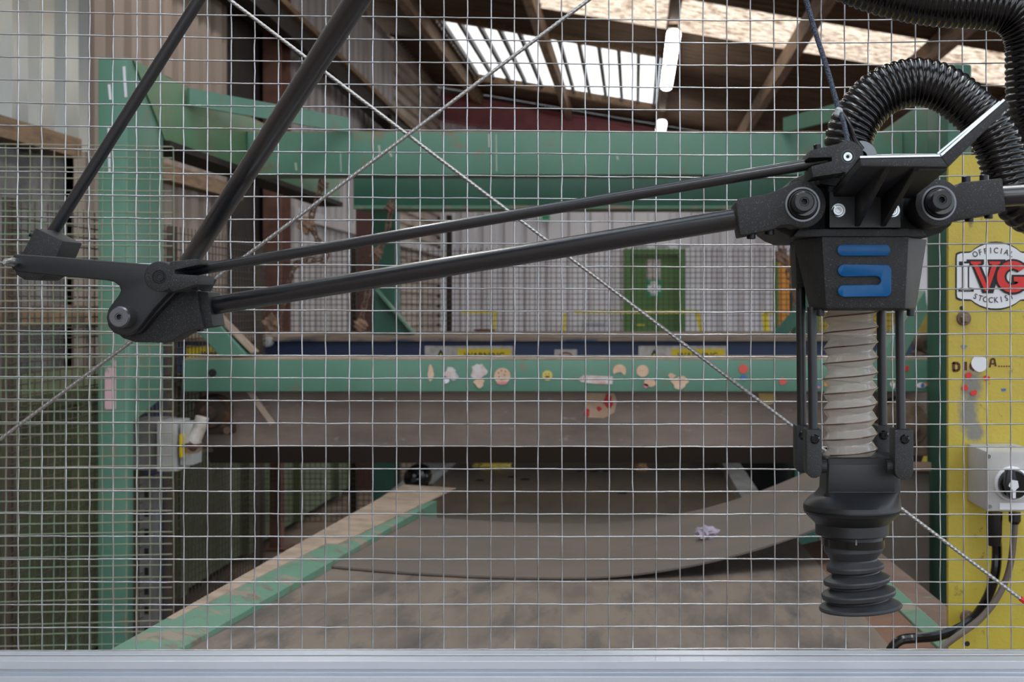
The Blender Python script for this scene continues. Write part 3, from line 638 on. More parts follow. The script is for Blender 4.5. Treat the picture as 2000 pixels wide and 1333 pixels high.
sticker('folded cream scrap stuck under the lower beam near the steel rope', [(1481, 768), (1514, 769), (1516, 786), (1500, 792), (1484, 786)], mat('cream_scrap', rgb(220, 188, 120), 0.6), Y=3.098)

# ---- baffle plate and conveyors
bp = thing('baffle_plate', 'dark brown scuffed steel baffle plate under the lower green beam', 'plate', P(980, 905, 3.1))
a = P(395, 872, 3.1); b = P(1810, 745, 3.1)
MB().box(a.x, b.x, 3.1, 3.106, a.z, b.z).build('face', M_PLATE, bp, smooth=0)
lipz = P(0, 905, 3.16).z
MB().prism([(a.x, 3.1, a.z), (a.x, 3.16, lipz), (a.x, 3.168, lipz), (a.x, 3.106, a.z+.002)], (b.x-a.x, 0, 0)).build('lip', mat('baffle_lip_shaded', rgb(70, 58, 50), 0.8), bp, smooth=0)  # lip darker than the face, shade of the turned-in edge painted in
for px in (400, 1805):
    x = P(px, 0, 3.1).x; MB().box(x-.02, x+.02, 3.107, 3.17, a.z-.02, ZC-.2).build('hanger', M_DIRTY, bp, smooth=0)
tag(MB().bar(P(484, 760, 3.06), P(532, 828, 3.06), m_(11, 3.06), .006, (0, 1, 0)).build('tape_strip', M_TAN, smooth=0, bevel=.001), 'pale tan strap hanging in front of the baffle plate', 'strap')
XLft, XRgt, XCn, HW = -.655, .376, -.1395, .5155
def dec(y): return -.047*(y-1.42)          # the near conveyor runs slightly downhill
def zb(x, y=1.42):
    u = (x-XCn)/HW; return ZC-.528+.028*u*u+dec(y)
def zflap(x, y):
    u = (x-XCn)/HW; return zb(x, y)+(.075*u*u if u > 0 else 0)
def belt(name, y0, y1, dz, mt, th=.01, x0=XLft, x1=XRgt, n=28, parent=None, zf=zb):
    mb = MB(); rs = []
    for y in (y0, (y0+y1)/2, y1):
        top = [Vector((x0+(x1-x0)*i/n, y, zf(x0+(x1-x0)*i/n, y)+dz)) for i in range(n+1)]
        rs.append(top+[p-Vector((0, 0, th)) for p in reversed(top)])
    mb.rings(rs); return mb.build(name, mt, parent, smooth=.8)
cv = thing('belt_conveyor', 'near brown belt conveyor with worn green side rails', 'conveyor', (XCn, 1.9, 0))
belt('belt', 1.38, 2.57, 0, M_BELT, parent=cv)
belt('transfer_flap', 1.97, 2.59, .006, M_BELTG, .004, x1=.50, parent=cv, zf=zflap)
zr = ZC-.49
def rail(nm, sec, y0, y1, mt):
    MB().prism([(x, y0, zr+z+dec(y0)) for x, z in sec], (0, y1-y0, dec(y1)-dec(y0))).build(nm, mt, cv, smooth=0, bevel=.002)
def taper(nm, s0, s1, y0, y1, mt):
    MB().rings([[Vector((x, y0, zr+z+dec(y0))) for x, z in s0], [Vector((x, y1, zr+z+dec(y1))) for x, z in s1]]).build(nm, mt, cv, smooth=0, bevel=.0015)
taper('side_rail', ((-.728, .012), (-.675, -.004), (-.675, -.05), (-.728, -.05)), ((-.715, .014), (-.56, .004), (-.56, -.05), (-.715, -.05)), 1.1, 2.75, M_GREENW)
taper('dust_layer', ((-.722, .0145), (-.712, .0125), (-.712, .009), (-.722, .012)), ((-.720, .0150), (-.665, .0125), (-.665, .009), (-.720, .013)), 1.5, 2.1, M_DUST)
taper('dust_layer', ((-.720, .0155), (-.640, .0115), (-.640, .007), (-.720, .013)), ((-.712, .0165), (-.550, .0065), (-.550, .004), (-.712, .013)), 2.1, 3.0, M_DUST)
rail('skirt_strip', ((.374, -.012), (.43, .002), (.43, -.05), (.374, -.05)), 1.38, 2.2, mat('rust_strip', rgb(124, 92, 74), 0.8, var=rgb(100, 74, 60), vscale=9))
rail('side_rail', ((.43, .006), (.465, .006), (.465, -.05), (.43, -.05)), 1.375, 2.2, M_GREENW)
rail('side_rail', ((.466, -.002), (.535, -.012), (.535, -.05), (.466, -.05)), 1.375, 2.2, M_RUST)
for x in (-.69, .50):
    for y in (1.5, 2.1): MB().box(x-.025, x+.025, y, y+.05, 0, zr-.05+dec(y)).build('leg', M_GREEN3, cv, smooth=0)
for y in (1.5, 2.4): MB().lathe((-.63, y, ZC-.655), (1, 0, 0), [(.045, 0), (.045, 1.0)], 14).build('roller', M_GREYB, cv)
cv2 = thing('belt_conveyor', 'lower shaded belt conveyor seen under the baffle plate', 'conveyor', (-.2, 4.2, 0))
belt('belt', 2.75, 6.5, 0, mat('belt_far', rgb(112, 98, 86), 0.5, var=rgb(92, 80, 70), vscale=4, stretch=(3, .8, 1)), x0=-.80, x1=.37, parent=cv2, zf=lambda x, y: ZC-.70)
for x0, x1 in ((-.88, -.80), (.37, .45)):
    MB().prism([(x0, 2.75, ZC-.66), (x1, 2.75, ZC-.67), (x1, 2.75, ZC-.74), (x0, 2.75, ZC-.74)], (0, 3.75, 0)).build('side_rail', mat('pale_rail', rgb(160, 158, 156), 0.5, var=rgb(120, 112, 106), vscale=12), cv2, smooth=0)
for x in (-.85, .41):
    for y in (3.0, 6.0): MB().box(x-.02, x+.02, y, y+.05, 0, ZC-.74).build('leg', M_GREEN3, cv2, smooth=0)
MB().box(-.80, .37, 2.8, 6.4, ZC-.79, ZC-.74).build('bed', M_DARK, cv2, smooth=0)
# litter on the belts
def crumple(name, label, cat, c, rx, ry, rz, mt, seed, am=.35):
    mb = MB(); bm = bmesh.new(); bmesh.ops.create_icosphere(bm, subdivisions=3, radius=1); r_ = random.Random(seed)
    for v in bm.verts:
        n = v.co.normalized(); k = 1+r_.uniform(-am, am)
        v.co = Vector((n.x*rx*k, n.y*ry*k/K, max(-.35, n.z)*rz*k))
    mz = min(v.co.z for v in bm.verts)
    mb.add([v.co+Vector(c)-Vector((0, 0, mz)) for v in bm.verts], [tuple(v.index for v in f.verts) for f in bm.faces]); bm.free()
    return tag(mb.build(name, mt, smooth=.3), label, cat)
p = P(1381, 1066, 2.2); crumple('paper_scrap', 'crumpled lilac-grey paper scrap on the near belt flap', 'paper', (p.x, 2.2, zflap(p.x, 2.2)+.006), .025, .02, .018, mat('lilac_paper', rgb(170, 160, 176), 0.8), 3)
p = P(965, 926, 4.2); crumple('food_wrapper', 'crumpled yellow wrapper on the lower belt, left', 'wrapper', (p.x, 4.2, ZC-.70), .075, .05, .03, mat('yellow_film', rgb(196, 170, 70), 0.3, var=rgb(220, 206, 130), vscale=30), 5, .3)
p = P(1252, 930, 4.15); crumple('waste_lump', 'brown lump lying on the lower belt, right of centre', 'debris', (p.x, 4.15, ZC-.70), .028, .024, .024, mat('lump_brown', rgb(150, 116, 84), 0.9), 6, .2)
for k, (x, y) in enumerate(((1000, 933), (1025, 938), (938, 940), (1134, 922), (1160, 922), (1185, 922), (1215, 965))):
    Yd = .7*F/(y-PY); p = P(x, y, Yd)
    tag(crumple('debris_flake', 'tiny dark flake of debris lying on the lower belt', 'debris', (p.x, Yd, ZC-.70), .018, .012, .004, M_DARK, 20+k, .3), ['second dark flake right of the yellow wrapper on the lower belt', 'dark flake on the lower belt farthest right of the two beside the wrapper', 'dark flake below the left end of the yellow wrapper', 'leftmost dark flake of the row of three at mid belt', 'middle dark flake of the row of three at mid belt', 'rightmost dark flake of the row of three at mid belt', 'long dark flake lowest on the lower belt, in deep shade'][k], 'debris', 'dark flakes on the lower belt')
# machinery at both ends of the beam
def bearing(label, px, py, Y, r, L, mt):
    c = P(px, py, Y); o = thing('bearing_unit', label, 'machine part', c-Vector((0, 0, r)))
    MB().lathe(c, (0, -1, 0), [(r*.6, -L), (r, -L*.8), (r, 0), (r*.86, .012), (r*.5, .014), (r*.45, .03), (r*.2, .034)], 20).build('housing', mt, o)
    MB().box(c.x-r*1.2, c.x+r*1.2, c.y-.005, c.y+L*.8, c.z-r*1.25, c.z-r*.7).build('foot', mt, o, smooth=0, bevel=.006)
    for s in (-1, 1): MB().lathe((c.x+s*r*1.0, c.y-.006, c.z-r), (0, -1, 0), [(.012, 0), (.012, .008)], 6).build('bolt', M_DIRTY, o)
    return o
bearing('grimy rust-brown bearing under the left end of the lower beam', 412, 806, 3.04, .055, .045, mat('bearing_dark', rgb(56, 42, 34), 0.9, var=rgb(110, 74, 46), vscale=12, vr=(.5, .6)))
bearing('dusty tan geared motor behind the right black rods', 1768, 828, 3.01, .08, .08, M_DIRTY)
bearing('small dusty bearing on the right end of the lower beam', 1815, 672, 3.12, .035, .08, M_DIRTY)
bearing('black greasy bearing at the left edge of the lower conveyor', 812, 935, 3.5, .045, .08, M_GLOSS)
gp = thing('side_panel', 'grimy grey-brown side panel between conveyor and right green post', 'panel', P(1770, 1270, 2.9).xy.to_3d())
a = P(1600, 905, 2.9); b = P(1815, 905, 2.9)
MB().box(a.x, b.x, 2.9, 2.91, 0, a.z).build('sheet', M_CONC, gp, smooth=0)
MB().box(a.x, b.x, 2.88, 2.9, a.z-.02, a.z+.004).build('edge_angle', M_DIRTY, gp, smooth=0)
# left control box, connector, strut
eb = thing('control_box', 'pale grey control box with yellow switch beside the left green post', 'box', P(345, 920, 2.75))
a = P(306, 922, 2.72); b = P(346, 823, 2.72)
MB().box(a.x, b.x, 2.72, 2.80, a.z, b.z).build('body', M_PLAST, eb, smooth=.5, bevel=.004)
a2 = P(268, 922, 2.79); MB().box(a2.x, a.x, 2.74, 2.84, a.z, b.z).build('back_case', M_GREYB, eb, smooth=.5, bevel=.004)
a = P(345, 912, 2.70); b = P(370, 828, 2.70)
MB().box(a.x, b.x, 2.72, 2.78, a.z, b.z).build('door', M_PLAST, eb, smooth=.5, bevel=.004)
a = P(345, 896, 2.69); b = P(352, 850, 2.69); MB().box(a.x, b.x, 2.705, 2.72, a.z, b.z).build('switch_lever', M_SIGNY, eb, smooth=.5, bevel=.002)
a = P(357, 888, 2.69); b = P(366, 870, 2.69); MB().box(a.x, b.x, 2.705, 2.72, a.z, b.z).build('switch_knob', mat('amber', rgb(190, 130, 20), 0.4), eb, smooth=.5, bevel=.003)
pc = thing('cable_connector', 'dirty white tubular connector hanging beside the control box', 'connector', P(378, 895, 2.66))
MB().tube([P(395, 815, 2.66), P(389, 838, 2.66), P(380, 858, 2.655), P(376, 862, 2.655)], [m_(13, 2.66)]*2+[m_(14, 2.66)]*2, 14).build('sleeve', mat('dirty_white', rgb(196, 190, 184), 0.6, var=rgb(150, 130, 110), vscale=20), pc)
MB().lathe(P(377, 874, 2.65), (0, -1, .1), [(m_(12, 2.65), -.02), (m_(13, 2.65), .0), (m_(9, 2.65), .001), (m_(8, 2.65), -.012)], 18).build('socket', mat('socket_tan', rgb(150, 124, 104), 0.7), pc)
MB().box(P(362, 0, 2.66).x, P(394, 0, 2.66).x, 2.64, 2.67, P(0, 873, 2.66).z, P(0, 867, 2.66).z).build('bracket', M_RUSTP, pc, smooth=0)
st = thing('slotted_strut', 'slotted grey steel strut standing right of the left green post', 'strut', P(285, 1270, 2.85).xy.to_3d())
a = P(272, 0, 2.8).x; b = P(298, 0, 2.8).x
MB().box(a, b, 2.8, 2.806, 0, P(0, 930, 2.8).z).build('face', M_GREYB, st, smooth=0)
MB().box(a, a+.004, 2.806, 2.84, 0, P(0, 930, 2.8).z).build('side', M_GREYB, st, smooth=0)
MB().box(b-.004, b, 2.806, 2.84, 0, P(0, 930, 2.8).z).build('side', M_GREYB, st, smooth=0)
for i in range(9):
    c = P(286, 965+i*38, 2.799); MB().prism([c+Vector((x*.006, 0, z*.011)) for x, z in ((-1, -1), (1, -1), (1, 1), (-1, 1))], (0, .0015, 0)).build('slot', M_INK, st, smooth=0)

# ---- left wire panel (front, turned slightly)
lm = thing('mesh_screen', 'older green-brown wire mesh panel fixed in front of the left green post', 'mesh panel', (-1.2, 2.15, ZC-.75))
A = Vector((-1.62, 2.12, 0)); B = P(338, 0, 2.165); B.z = 0; D = (B-A); LU = D.length; D.normalize()
zt, zbm = ZC+(PY-285)*2.15/F, ZC+(PY-1268)*2.15/F-.04
def wob(i, a): return a*math.sin(i*12.9898)*1.0
nv = int(LU/.0255)
for i in range(nv+1):
    q = B-D*(i*.0255); pts = [Vector((q.x+wob(i*7+k, .0012), q.y+.002*(k % 2), zbm+(zt-zbm)*k/22)) for k in range(23)]
    MB().tube(pts, .0013, 4, cap=False).build('wire', M_GMESH, lm, smooth=0)
nh = int((zt-zbm)/.0245)
for j in range(nh+1):
    z = zt-j*.0245; pts = [Vector(((A+D*(LU*k/8)).x, (A+D*(LU*k/8)).y-.0035+.001*(k % 2), z+wob(j*5+k, .0012))) for k in range(9)]
    MB().tube(pts, .0015, 4, cap=False).build('wire', M_GMESH, lm, smooth=0)

# ================================================================== YELLOW PLATE WITH ITS FITTINGS
YP = 1.35
yp = thing('yellow_plate', 'tall yellow painted steel plate at the right edge', 'panel', P(1950, 1280, YP))
X0 = P(1852, 0, YP).x; X1 = P(2420, 0, YP).x; Z1 = P(0, 303, YP).z
rr = .012
poly = [(X0, YP, 0.0), (X1, YP, 0.0), (X1, YP, Z1), (X0+rr, YP, Z1), (X0+rr*.3, YP, Z1-rr*.3), (X0, YP, Z1-rr)]
MB().prism(poly, (0, .008, 0)).build('plate', M_YEL, yp, smooth=0, bevel=.001)
def bolt_hd(px, py, r):
    c = P(px, py, YP); k = m_(1, YP)
    o = MB().lathe(c, (0, -1, 0), [(r*k*1.0, 0), (r*k, .002), (r*k*.9, .003)], 20).build('bolt', mat('rusty_bolt', rgb(128, 108, 92), 0.7, var=rgb(90, 70, 60), vscale=60), yp)
    MB().lathe(c, (0, -1, 0), [(r*k*.62, .003), (r*k*.62, .010), (r*k*.5, .012)], 6).build('bolt_head', MATS['rusty_bolt'], o, smooth=0)
bolt_hd(1882, 622, 14); bolt_hd(1889, 1206, 14)
for px, py, r in ((1878, 602, 4), (1889, 1258, 5)):
    MB().lathe(P(px, py, YP), (0, -1, 0), [(m_(r, YP), .0003), (m_(r, YP), .0006)], 14).build('hole', M_INK, yp, smooth=0)
def flat(par, nm, poly, mt, d, Y=YP, th=.0004): return MB().ppx(poly, Y-d-th, Y-d).build(nm, mt, par, smooth=0)
smear(M_YEL, ((P(1898, 752, YP), m_(26, YP), m_(44, YP)), (P(1890, 808, YP), m_(26, YP), m_(50, YP)), (P(1905, 845, YP), m_(20, YP), m_(24, YP))), rgb(124, 122, 112))
# hand lettering
def stroke(par, pts, w, mt, d=.0006):
    for a, b in zip(pts, pts[1:]): MB().bar(P(*a, YP-d), P(*b, YP-d), m_(w, YP), .0004, (0, 1, 0)).build('brush_stroke', mt, par, smooth=0)
wr = thing('hand_lettering', 'brown hand-painted letters on the yellow plate', 'lettering', P(1880, 728, YP))
stroke(wr, [(1862, 709), (1863, 725)], 5.5, M_BROWN); stroke(wr, [(1861, 709), (1872, 710), (1874, 717), (1872, 724), (1862, 725)], 5, M_BROWN)
stroke(wr, [(1886, 707), (1886, 724)], 5.5, M_BROWN); stroke(wr, [(1904, 708), (1896, 711), (1895, 719), (1903, 724)], 4, M_BROWN)
stroke(wr, [(1933, 718), (1936, 702), (1942, 701), (1945, 716)], 3.5, M_BROWN); stroke(wr, [(1935, 711), (1943, 711)], 3, M_BROWN)
for k in range(5): stroke(wr, [(1950+k*5, 716), (1952.5+k*5, 716)], 2.5, M_BROWN)
o = thing('sticker', 'round white sticker covering part of the brown letters on the yellow plate', 'sticker', P(1914, 727, YP)); flat(o, 'vinyl', blob(1913, 711, 16, 16, 40, 20, .06), M_WHITE, .0012)
for k, (x, y) in enumerate(((1892, 734), (1927, 739), (1885, 758), (1902, 768))):
    o = thing('sticker', ['red strawberry-like sticker just below the brown letters', 'small red sticker right of the grey smear, under the white sticker', 'red sticker on the left edge of the grey smear', 'lowest red sticker on the grey smear'][k], 'sticker', P(x, y+5, YP), 'small red stickers on the yellow plate')
    flat(o, 'vinyl', blob(x, y, 6.5, 5.5, 50+k, 16, .15), M_RED, .0014)
o = thing('sticker', 'tiny blue sticker on the yellow plate right of the red stickers', 'sticker', P(1960, 767, YP)); flat(o, 'vinyl', blob(1960, 762, 4.5, 3.5, 60, 12, .3), M_STB, .0004)
o = thing('sticker', 'torn blue-grey scrap above the brown letters on the yellow plate', 'sticker', P(1883, 682, YP)); flat(o, 'vinyl', blob(1883, 678, 6, 3.5, 61, 12, .3), mat('scrap_blue', rgb(120, 130, 150), 0.6), .0004)
# sticker with lettering
CX = 1945.0
sg = thing('stockist_sticker', 'white shield sticker with red and black lettering on the yellow plate', 'sticker', P(CX, 606, YP))
def shield(g):
    top = [(CX+52*math.cos(math.radians(t))*1.0, 530-(52+4+g)*math.sin(math.radians(t))) for t in range(150, 29, -10)]
    tl = [(1868-g+8, 494-g), (CX-54, 494-g)]; pts = []
    pts += [(1868-g, 504), (1869-g, 497-g), (1876-g, 494-g), (1893, 493.5-g)]
    pts += [(CX+62*math.sin(math.radians(a)), 525-(51+g)*math.cos(math.radians(a))) for a in range(-50, 51, 10)]
    R_ = 2*CX
    pts += [(R_-1893, 493.5-g), (R_-1876+g, 494-g), (R_-1869+g, 497-g), (R_-1868+g, 504), (R_-1868+g, 575), (R_-1869+g, 582+g), (R_-1876+g, 585.5+g), (R_-1893, 586+g)]
    pts += [(CX+62*math.sin(math.radians(a)), 555+(49+g)*math.cos(math.radians(a))) for a in range(50, -51, -10)]
    pts += [(1893, 586+g), (1876-g, 585.5+g), (1869-g, 582+g), (1868-g, 575)]
    return pts
flat(sg, 'border', shield(2), M_INK, .0002); flat(sg, 'field', shield(-1), M_WHITE, .0007)
for s_, up in (('OFFICIAL', True), ('STOCKIST', False)):
    for k, ch_ in enumerate(s_):
        a = math.radians((k-3.5)*6.6)
        if up: x, y, ro = CX-5+90*math.sin(a), 580-90*math.cos(a), -a
        else: x, y, ro = CX-5+90*math.sin(a), 496+91*math.cos(a), a
        text_px(sg, 'letter', ch_, x, y, 11, YP-.0012, M_INK, rot=ro, xs=.85, bold=.012)
def glyph(polys, mt, d, g=0.0):
    for pl in polys: flat(sg, 'letter', pl, mt, d)
def serif(cx, cy, w, h): return [(cx-w, cy-h), (cx+w, cy-h), (cx+w, cy+h), (cx-w, cy+h)]
# black backing shapes, then white I, red V, red G
glyph([[(1873, 511), (1897, 511), (1897, 519), (1893, 521), (1893, 562), (1902, 563), (1902, 570), (1872, 570), (1872, 564), (1879, 562), (1879, 521), (1873, 518)]], M_INK, .0012)
glyph([[(1888, 507), (1922, 507), (1922, 516), (1917, 520), (1928, 546), (1932, 520), (1928, 507), (1964, 507), (1964, 516), (1956, 520), (1940, 573), (1919, 573), (1898, 520), (1888, 515)]], M_INK, .0016)
def gpoly(g):
    cx, cy = 1978, 541; out = arc(cx, cy, 31+g, -35, -325, 22); inn = arc(cx, cy, 16-g, -318, -42, 18)
    return out+[(cx+28+g, cy+5-g*.3+6), (cx+32+g, cy-g), (cx+2-g, cy-g), (cx+2-g, cy+8+g), (cx+10, cy+10+g)]+inn
glyph([gpoly(4)], M_INK, .0020)
glyph([[(1880, 515), (1893, 515), (1893, 518), (1890, 520), (1890, 562), (1896, 565), (1896, 567), (1876, 567), (1876, 565), (1883, 562), (1883, 520), (1880, 518)]], M_WHITE, .0017)
glyph([[(1896, 511), (1916, 511), (1916, 515), (1910, 517), (1926, 554), (1938, 517), (1932, 515), (1932, 511), (1954, 511), (1954, 515), (1948, 518), (1930, 569), (1924, 569), (1901, 518), (1896, 515)]], M_RED, .0024)
glyph([gpoly(0)], M_RED, .0028)
# isolator switch
iso = thing('isolator_switch', 'grey isolator switch box with black rotary knob on the yellow plate', 'switch', P(1960, 1000, YP))
Yi = 1.275
a = P(1926, 1000, Yi); b = P(2030, 882, Yi)
MB().box(a.x, b.x, Yi, YP-.0005, a.z, b.z).build('box', M_PLAST, iso, smooth=.5, bevel=.004)
c = P(1975, 945, Yi)
MB().lathe(c, (0, -1, 0), [(m_(34, Yi), 0), (m_(34, Yi), .003), (m_(30, Yi), .005), (m_(29, Yi), .004)], 28).build('dial_ring', M_WHITE, iso)
kn = MB().lathe(c, (0, -1, 0), [(m_(28, Yi), .004), (m_(28, Yi), .010), (m_(26, Yi), .012)], 28).build('knob', M_GLOSS, iso)
MB().ppx([(1968, 918), (1982, 918), (1988, 948), (1980, 974), (1972, 974), (1963, 948)], Yi-.022, Yi-.011).build('grip', M_BOLT, kn, smooth=.5, bevel=.002)
MB().ppx([(1976, 938), (1988, 940), (1990, 952), (1984, 958), (1984, 974), (1978, 974), (1978, 958), (1970, 950)], Yi-.024, Yi-.0225).build('padlock_tab', M_WHITE, kn, smooth=0)
for x, y in ((1931, 892), (1933, 990)): MB().lathe(P(x, y, Yi), (0, -1, 0), [(m_(4, Yi), -.001), (m_(4, Yi), .001)], 12).build('screw', M_GREYB, iso)
a = P(1952, 996, Yi); b = P(2010, 983, Yi); MB().box(a.x, b.x, Yi-.001, Yi, a.z, b.z).build('label_plate', M_WHITE, iso, smooth=0)
for nm, lab, pts, r, mt in (('power_cable', 'thick black cable curving down from the isolator switch', [(1942, 1001, 1.31), (1942, 1030, 1.31), (1947, 1070, 1.32), (1944, 1120, 1.32), (1930, 1165, 1.325), (1905, 1205, 1.33), (1870, 1230, 1.33), (1830, 1243, 1.335), (1790, 1247, 1.345), (1758, 1252, 1.345), (1738, 1275, 1.345), (1732, 1320, 1.345), (1732, 1400, 1.345)], 10, M_HOSE),
                        ('power_cable', 'thinner grey cable curving down beside the thick black one', [(1982, 1015, 1.31), (1980, 1050, 1.31), (1974, 1100, 1.31), (1962, 1140, 1.31), (1940, 1180, 1.305), (1912, 1212, 1.30), (1880, 1236, 1.29), (1845, 1262, 1.285), (1820, 1290, 1.28)], 6.5, mat('grey_cable', rgb(96, 84, 74), 0.5))):
    q = spline([P(*p) for p in pts], 6)
    tag(MB().tube(q, m_(r, 1.32), 10).build(nm, mt), lab, 'cable')
MB().lathe(P(1942, 1001, 1.31), (0, 0, -1), [(m_(16, 1.31), 0), (m_(15, 1.31), .03), (m_(12, 1.31), .045)], 14).build('cable_gland', M_HOSE, iso)
MB().lathe(P(1982, 1001, 1.31), (0, 0, -1), [(m_(12, 1.31), 0), (m_(12, 1.31), .012), (m_(8, 1.31), .016)], 14).build('cable_gland', M_HOSE, iso)

# ================================================================== NEAR MESH FENCE, ROPES, PROFILE
YM = 1.033
nmesh = thing('mesh_fence', 'bright galvanised square wire mesh fence filling the view behind the robot', 'mesh fence', P(1000, 1275, YM))
def lerp_t(tab, x):
    if x <= tab[0][0]: return tab[0][1]
    for (a, p), (b, q) in zip(tab, tab[1:]):
        if x <= b: return p+(q-p)*(x-a)/(b-a)
    return tab[-1][1]
TOP = [(-100, 20), (0, 22.5), (450, 31), (950, 35.5), (1400, 41), (1700, 40), (1860, 37), (2000, 35), (2100, 34)]
BOT = [(-100, 1270.5), (0, 1270.5), (1000, 1268), (1500, 1267), (2000, 1269), (2100, 1269.5)]
def row_y(j, x): a = lerp_t(TOP, x); return a+(lerp_t(BOT, x)-a)*j/28
def hsh(a, b): 
    v = math.sin(a*127.1+b*311.7)*43758.5453; return v-math.floor(v)-.5
def col_x(i, y):                      # slight lens-like bow of the hand-fitted mesh
    base = 40+45.97*i
    u = (y-400)/900.0; k = (base-1150)/1150
    return base+ (6*k*(1-abs(u)*1.0) if k < 0 else 5*(y/1270)*1.0*k+1.5*k)+(-4 if y > 700 else 0)*max(0, -k)*(y-700)/570
for i in range(-12, 60):
    pts = []
    for k in range(-18, 58):
        y = k*23.0; y = min(y, 1271)
        pts.append(P(col_x(i, y)+1.2*hsh(i, k//2)+.5*hsh(i+.5, k), y, YM)+Vector((0, .0012*hsh(i, k+9), 0)))
        if y >= 1271: break
    MB().tube(pts, 0.00075, 8, cap=False).build('vertical_wire', M_WIRE, nmesh, smooth=1.2)
for j in range(-9, 29):
    pts = []
    for k in range(-22, 120):
        x = k*23.0; pts.append(P(x, row_y(j, x)+1.0*hsh(j+50, k//3)+.4*hsh(j+80, k), YM)+Vector((0, -.0016+.0004*(k % 2), 0)))
    MB().tube(pts, 0.00075, 8, cap=False).build('horizontal_wire', M_WIRE, nmesh, smooth=1.2)
def rope(label, p0, p1, Y, r, ferr=None):
    a, b = P(*p0, Y), P(*p1, Y); L = (b-a).length; n = int(L/.0008)
    pts = [a+(b-a)*(i/n) for i in range(n+1)]
    o = thing('steel_rope', label, 'rope', b if b.z < a.z else a, 'diagonal bracing ropes')
    MB().tube(pts, r, 18, mod=lambda i, t: .66+.46*abs(math.sin(2.5*(t*.8+i*.20)))**.7).build('strand', M_CABLE, o, smooth=.9)
    if ferr: MB().tube([P(*ferr[0], Y), P(*ferr[1], Y)], r*1.5, 10).build('red_sleeve', M_RED, o)
    return o
rope('diagonal steel rope rising from lower left to upper right', (-430, 1180), (1590, -329), 1.0205, .0019)
rope('diagonal steel rope falling from upper left to lower right with a red end sleeve', (0, -340), (2030, 1198), 1.0255, .0019, ((1993, 1169.5), (2028, 1196)))
# aluminium profile under the fence
YF, YK = 1.010, 1.042
zT = P(0, 1292, YF).z; S = .032
sec = [(0, 0), (0, -.0088), (.0045, -.0105), (.0045, -.0142), (.0, -.0162), (0, -.0178), (0, -.045), (S, -.045), (S, 0), (.0195, 0), (.0195, -.004), (.0145, -.004), (.0145, 0)]
x0, x1 = P(-520, 0, YF).x, P(2780, 0, YF).x
pf = thing('aluminium_profile', 'pale aluminium slotted profile along the bottom edge of the fence', 'rail', ((x0+x1)/2, YF, zT-.045))
MB().prism([(x0, YF+y, zT+z) for y, z in sec], (x1-x0, 0, 0)).build('extrusion', M_ALU, pf, smooth=0, bevel=.0006)
MB().box(x0, x1, YF+.014, YF+.020, zT-.0039, zT-.0012).build('slot_cover', M_GREYB, pf, smooth=0)
for x in (x0+.03, x1-.06): MB().box(x, x+.03, YF+.001, YF+.031, 0, zT-.045).build('leg', M_ALU, pf, smooth=0)

# ================================================================== PICKING ROBOT
rob = thing('picking_robot', 'black delta picking robot with tube arms, head and suction cup', 'robot', P(1665, 1190, .855))
def seg3(a, b, t0, t1): return a+(b-a)*t0, a+(b-a)*t1
# --- left arm
a, b = P(372, 508, .955), P(697, 0, .715)
MB().tube(seg3(a, b, -.02, 1.8), .0092, 28).build('upper_arm_tube', M_TUBE, rob)
a, b = P(101, 457, .968), P(388, 0, .945)
MB().tube(seg3(a, b, -.12, 1.9), .00585, 20).build('upper_arm_rod', M_TUBE, rob)
blk = MB().ppx([(69, 445), (123, 471), (112, 497), (100, 520), (90, 537), (75, 547), (47, 547), (32, 537), (25, 520), (32, 503), (46, 490)], .935, .968).build('rod_end_block', M_PRINT, rob, bevel=.0012)
MB().socket(P(58, 458, .952), (-1, 0, .4), .0022, .004, .001, 12).build('clamp_screw', M_BOLT, blk)
MB().socket(P(108, 486, .952), (1, 0, -.5), .0028, .004, .0012, 12).build('clamp_screw', M_BOLT, blk)
ep = MB().ppx([(20, 507), (28.6, 496.5), (100, 501), (286, 516), (345, 525), (352, 545), (339, 563), (300, 605), (272, 641), (258, 652), (240, 657), (222, 651), (211, 638), (207.5, 621), (211, 605), (220, 592), (231, 578), (235.5, 568), (232, 558), (222, 551), (208, 548), (120, 540), (33, 531.5), (24, 526), (19, 516)], .898, .912).build('elbow_plate', M_PRINTS, rob, bevel=.0018, seg=3)
ep['label'] = 'smooth black elbow plate with a long lever'
MB().ppx([(300, 604), (338, 563), (346, 570), (306, 612), (276, 648), (262, 655), (268, 645)], .905, .925).build('edge_rib', M_PRINTS, ep, bevel=.001)
pb = MB().socket(P(232, 619.5, .884), (0, -1, 0), m_(21, .884), .0145, m_(6, .876), 36, .007).build('pivot_bolt', M_BOLTG, ep)
MB().lathe(P(24, 512, .893), (0, -1, 0), [(.0045, -.006), (.0045, 0)], 6).build('nut', M_STEEL, ep, smooth=0)
MB().lathe(P(20, 512.5, .888), (0, -1, 0), [(.0036, -.003), (.0032, .006)], 16).build('lock_nut', M_STEEL, ep)
MB().lathe(P(13, 513.5, .880), (0, -1, 0), [(.0024, -.012), (.0024, .002), (.0016, .0035)], 14).build('stud', M_STEEL, ep)
cl = MB().ppx([(300, 590), (330, 571), (383, 568), (397, 640), (372, 646), (352, 655), (335, 666), (318, 670), (264, 669), (240, 661), (222, 645), (236, 610)], .913, .938).build('elbow_clamp', M_PRINT, rob, bevel=.0012)
MB().ppx([(383, 568), (406, 571), (416, 637), (397, 641), (389, 642)], .917, .944).build('clamp_collar', M_PRINT, cl, bevel=.0008)
for x, y in ((352, 652), (392, 641)): MB().lathe(P(x, y, .93), (0, 0, -1), [(.0034, -.004), (.0034, .0032), (.002, .0036)], 14).build('clamp_screw', M_BOLT, cl)
a, b = P(392, 601.5, .930), P(1440, 427.5, .812)
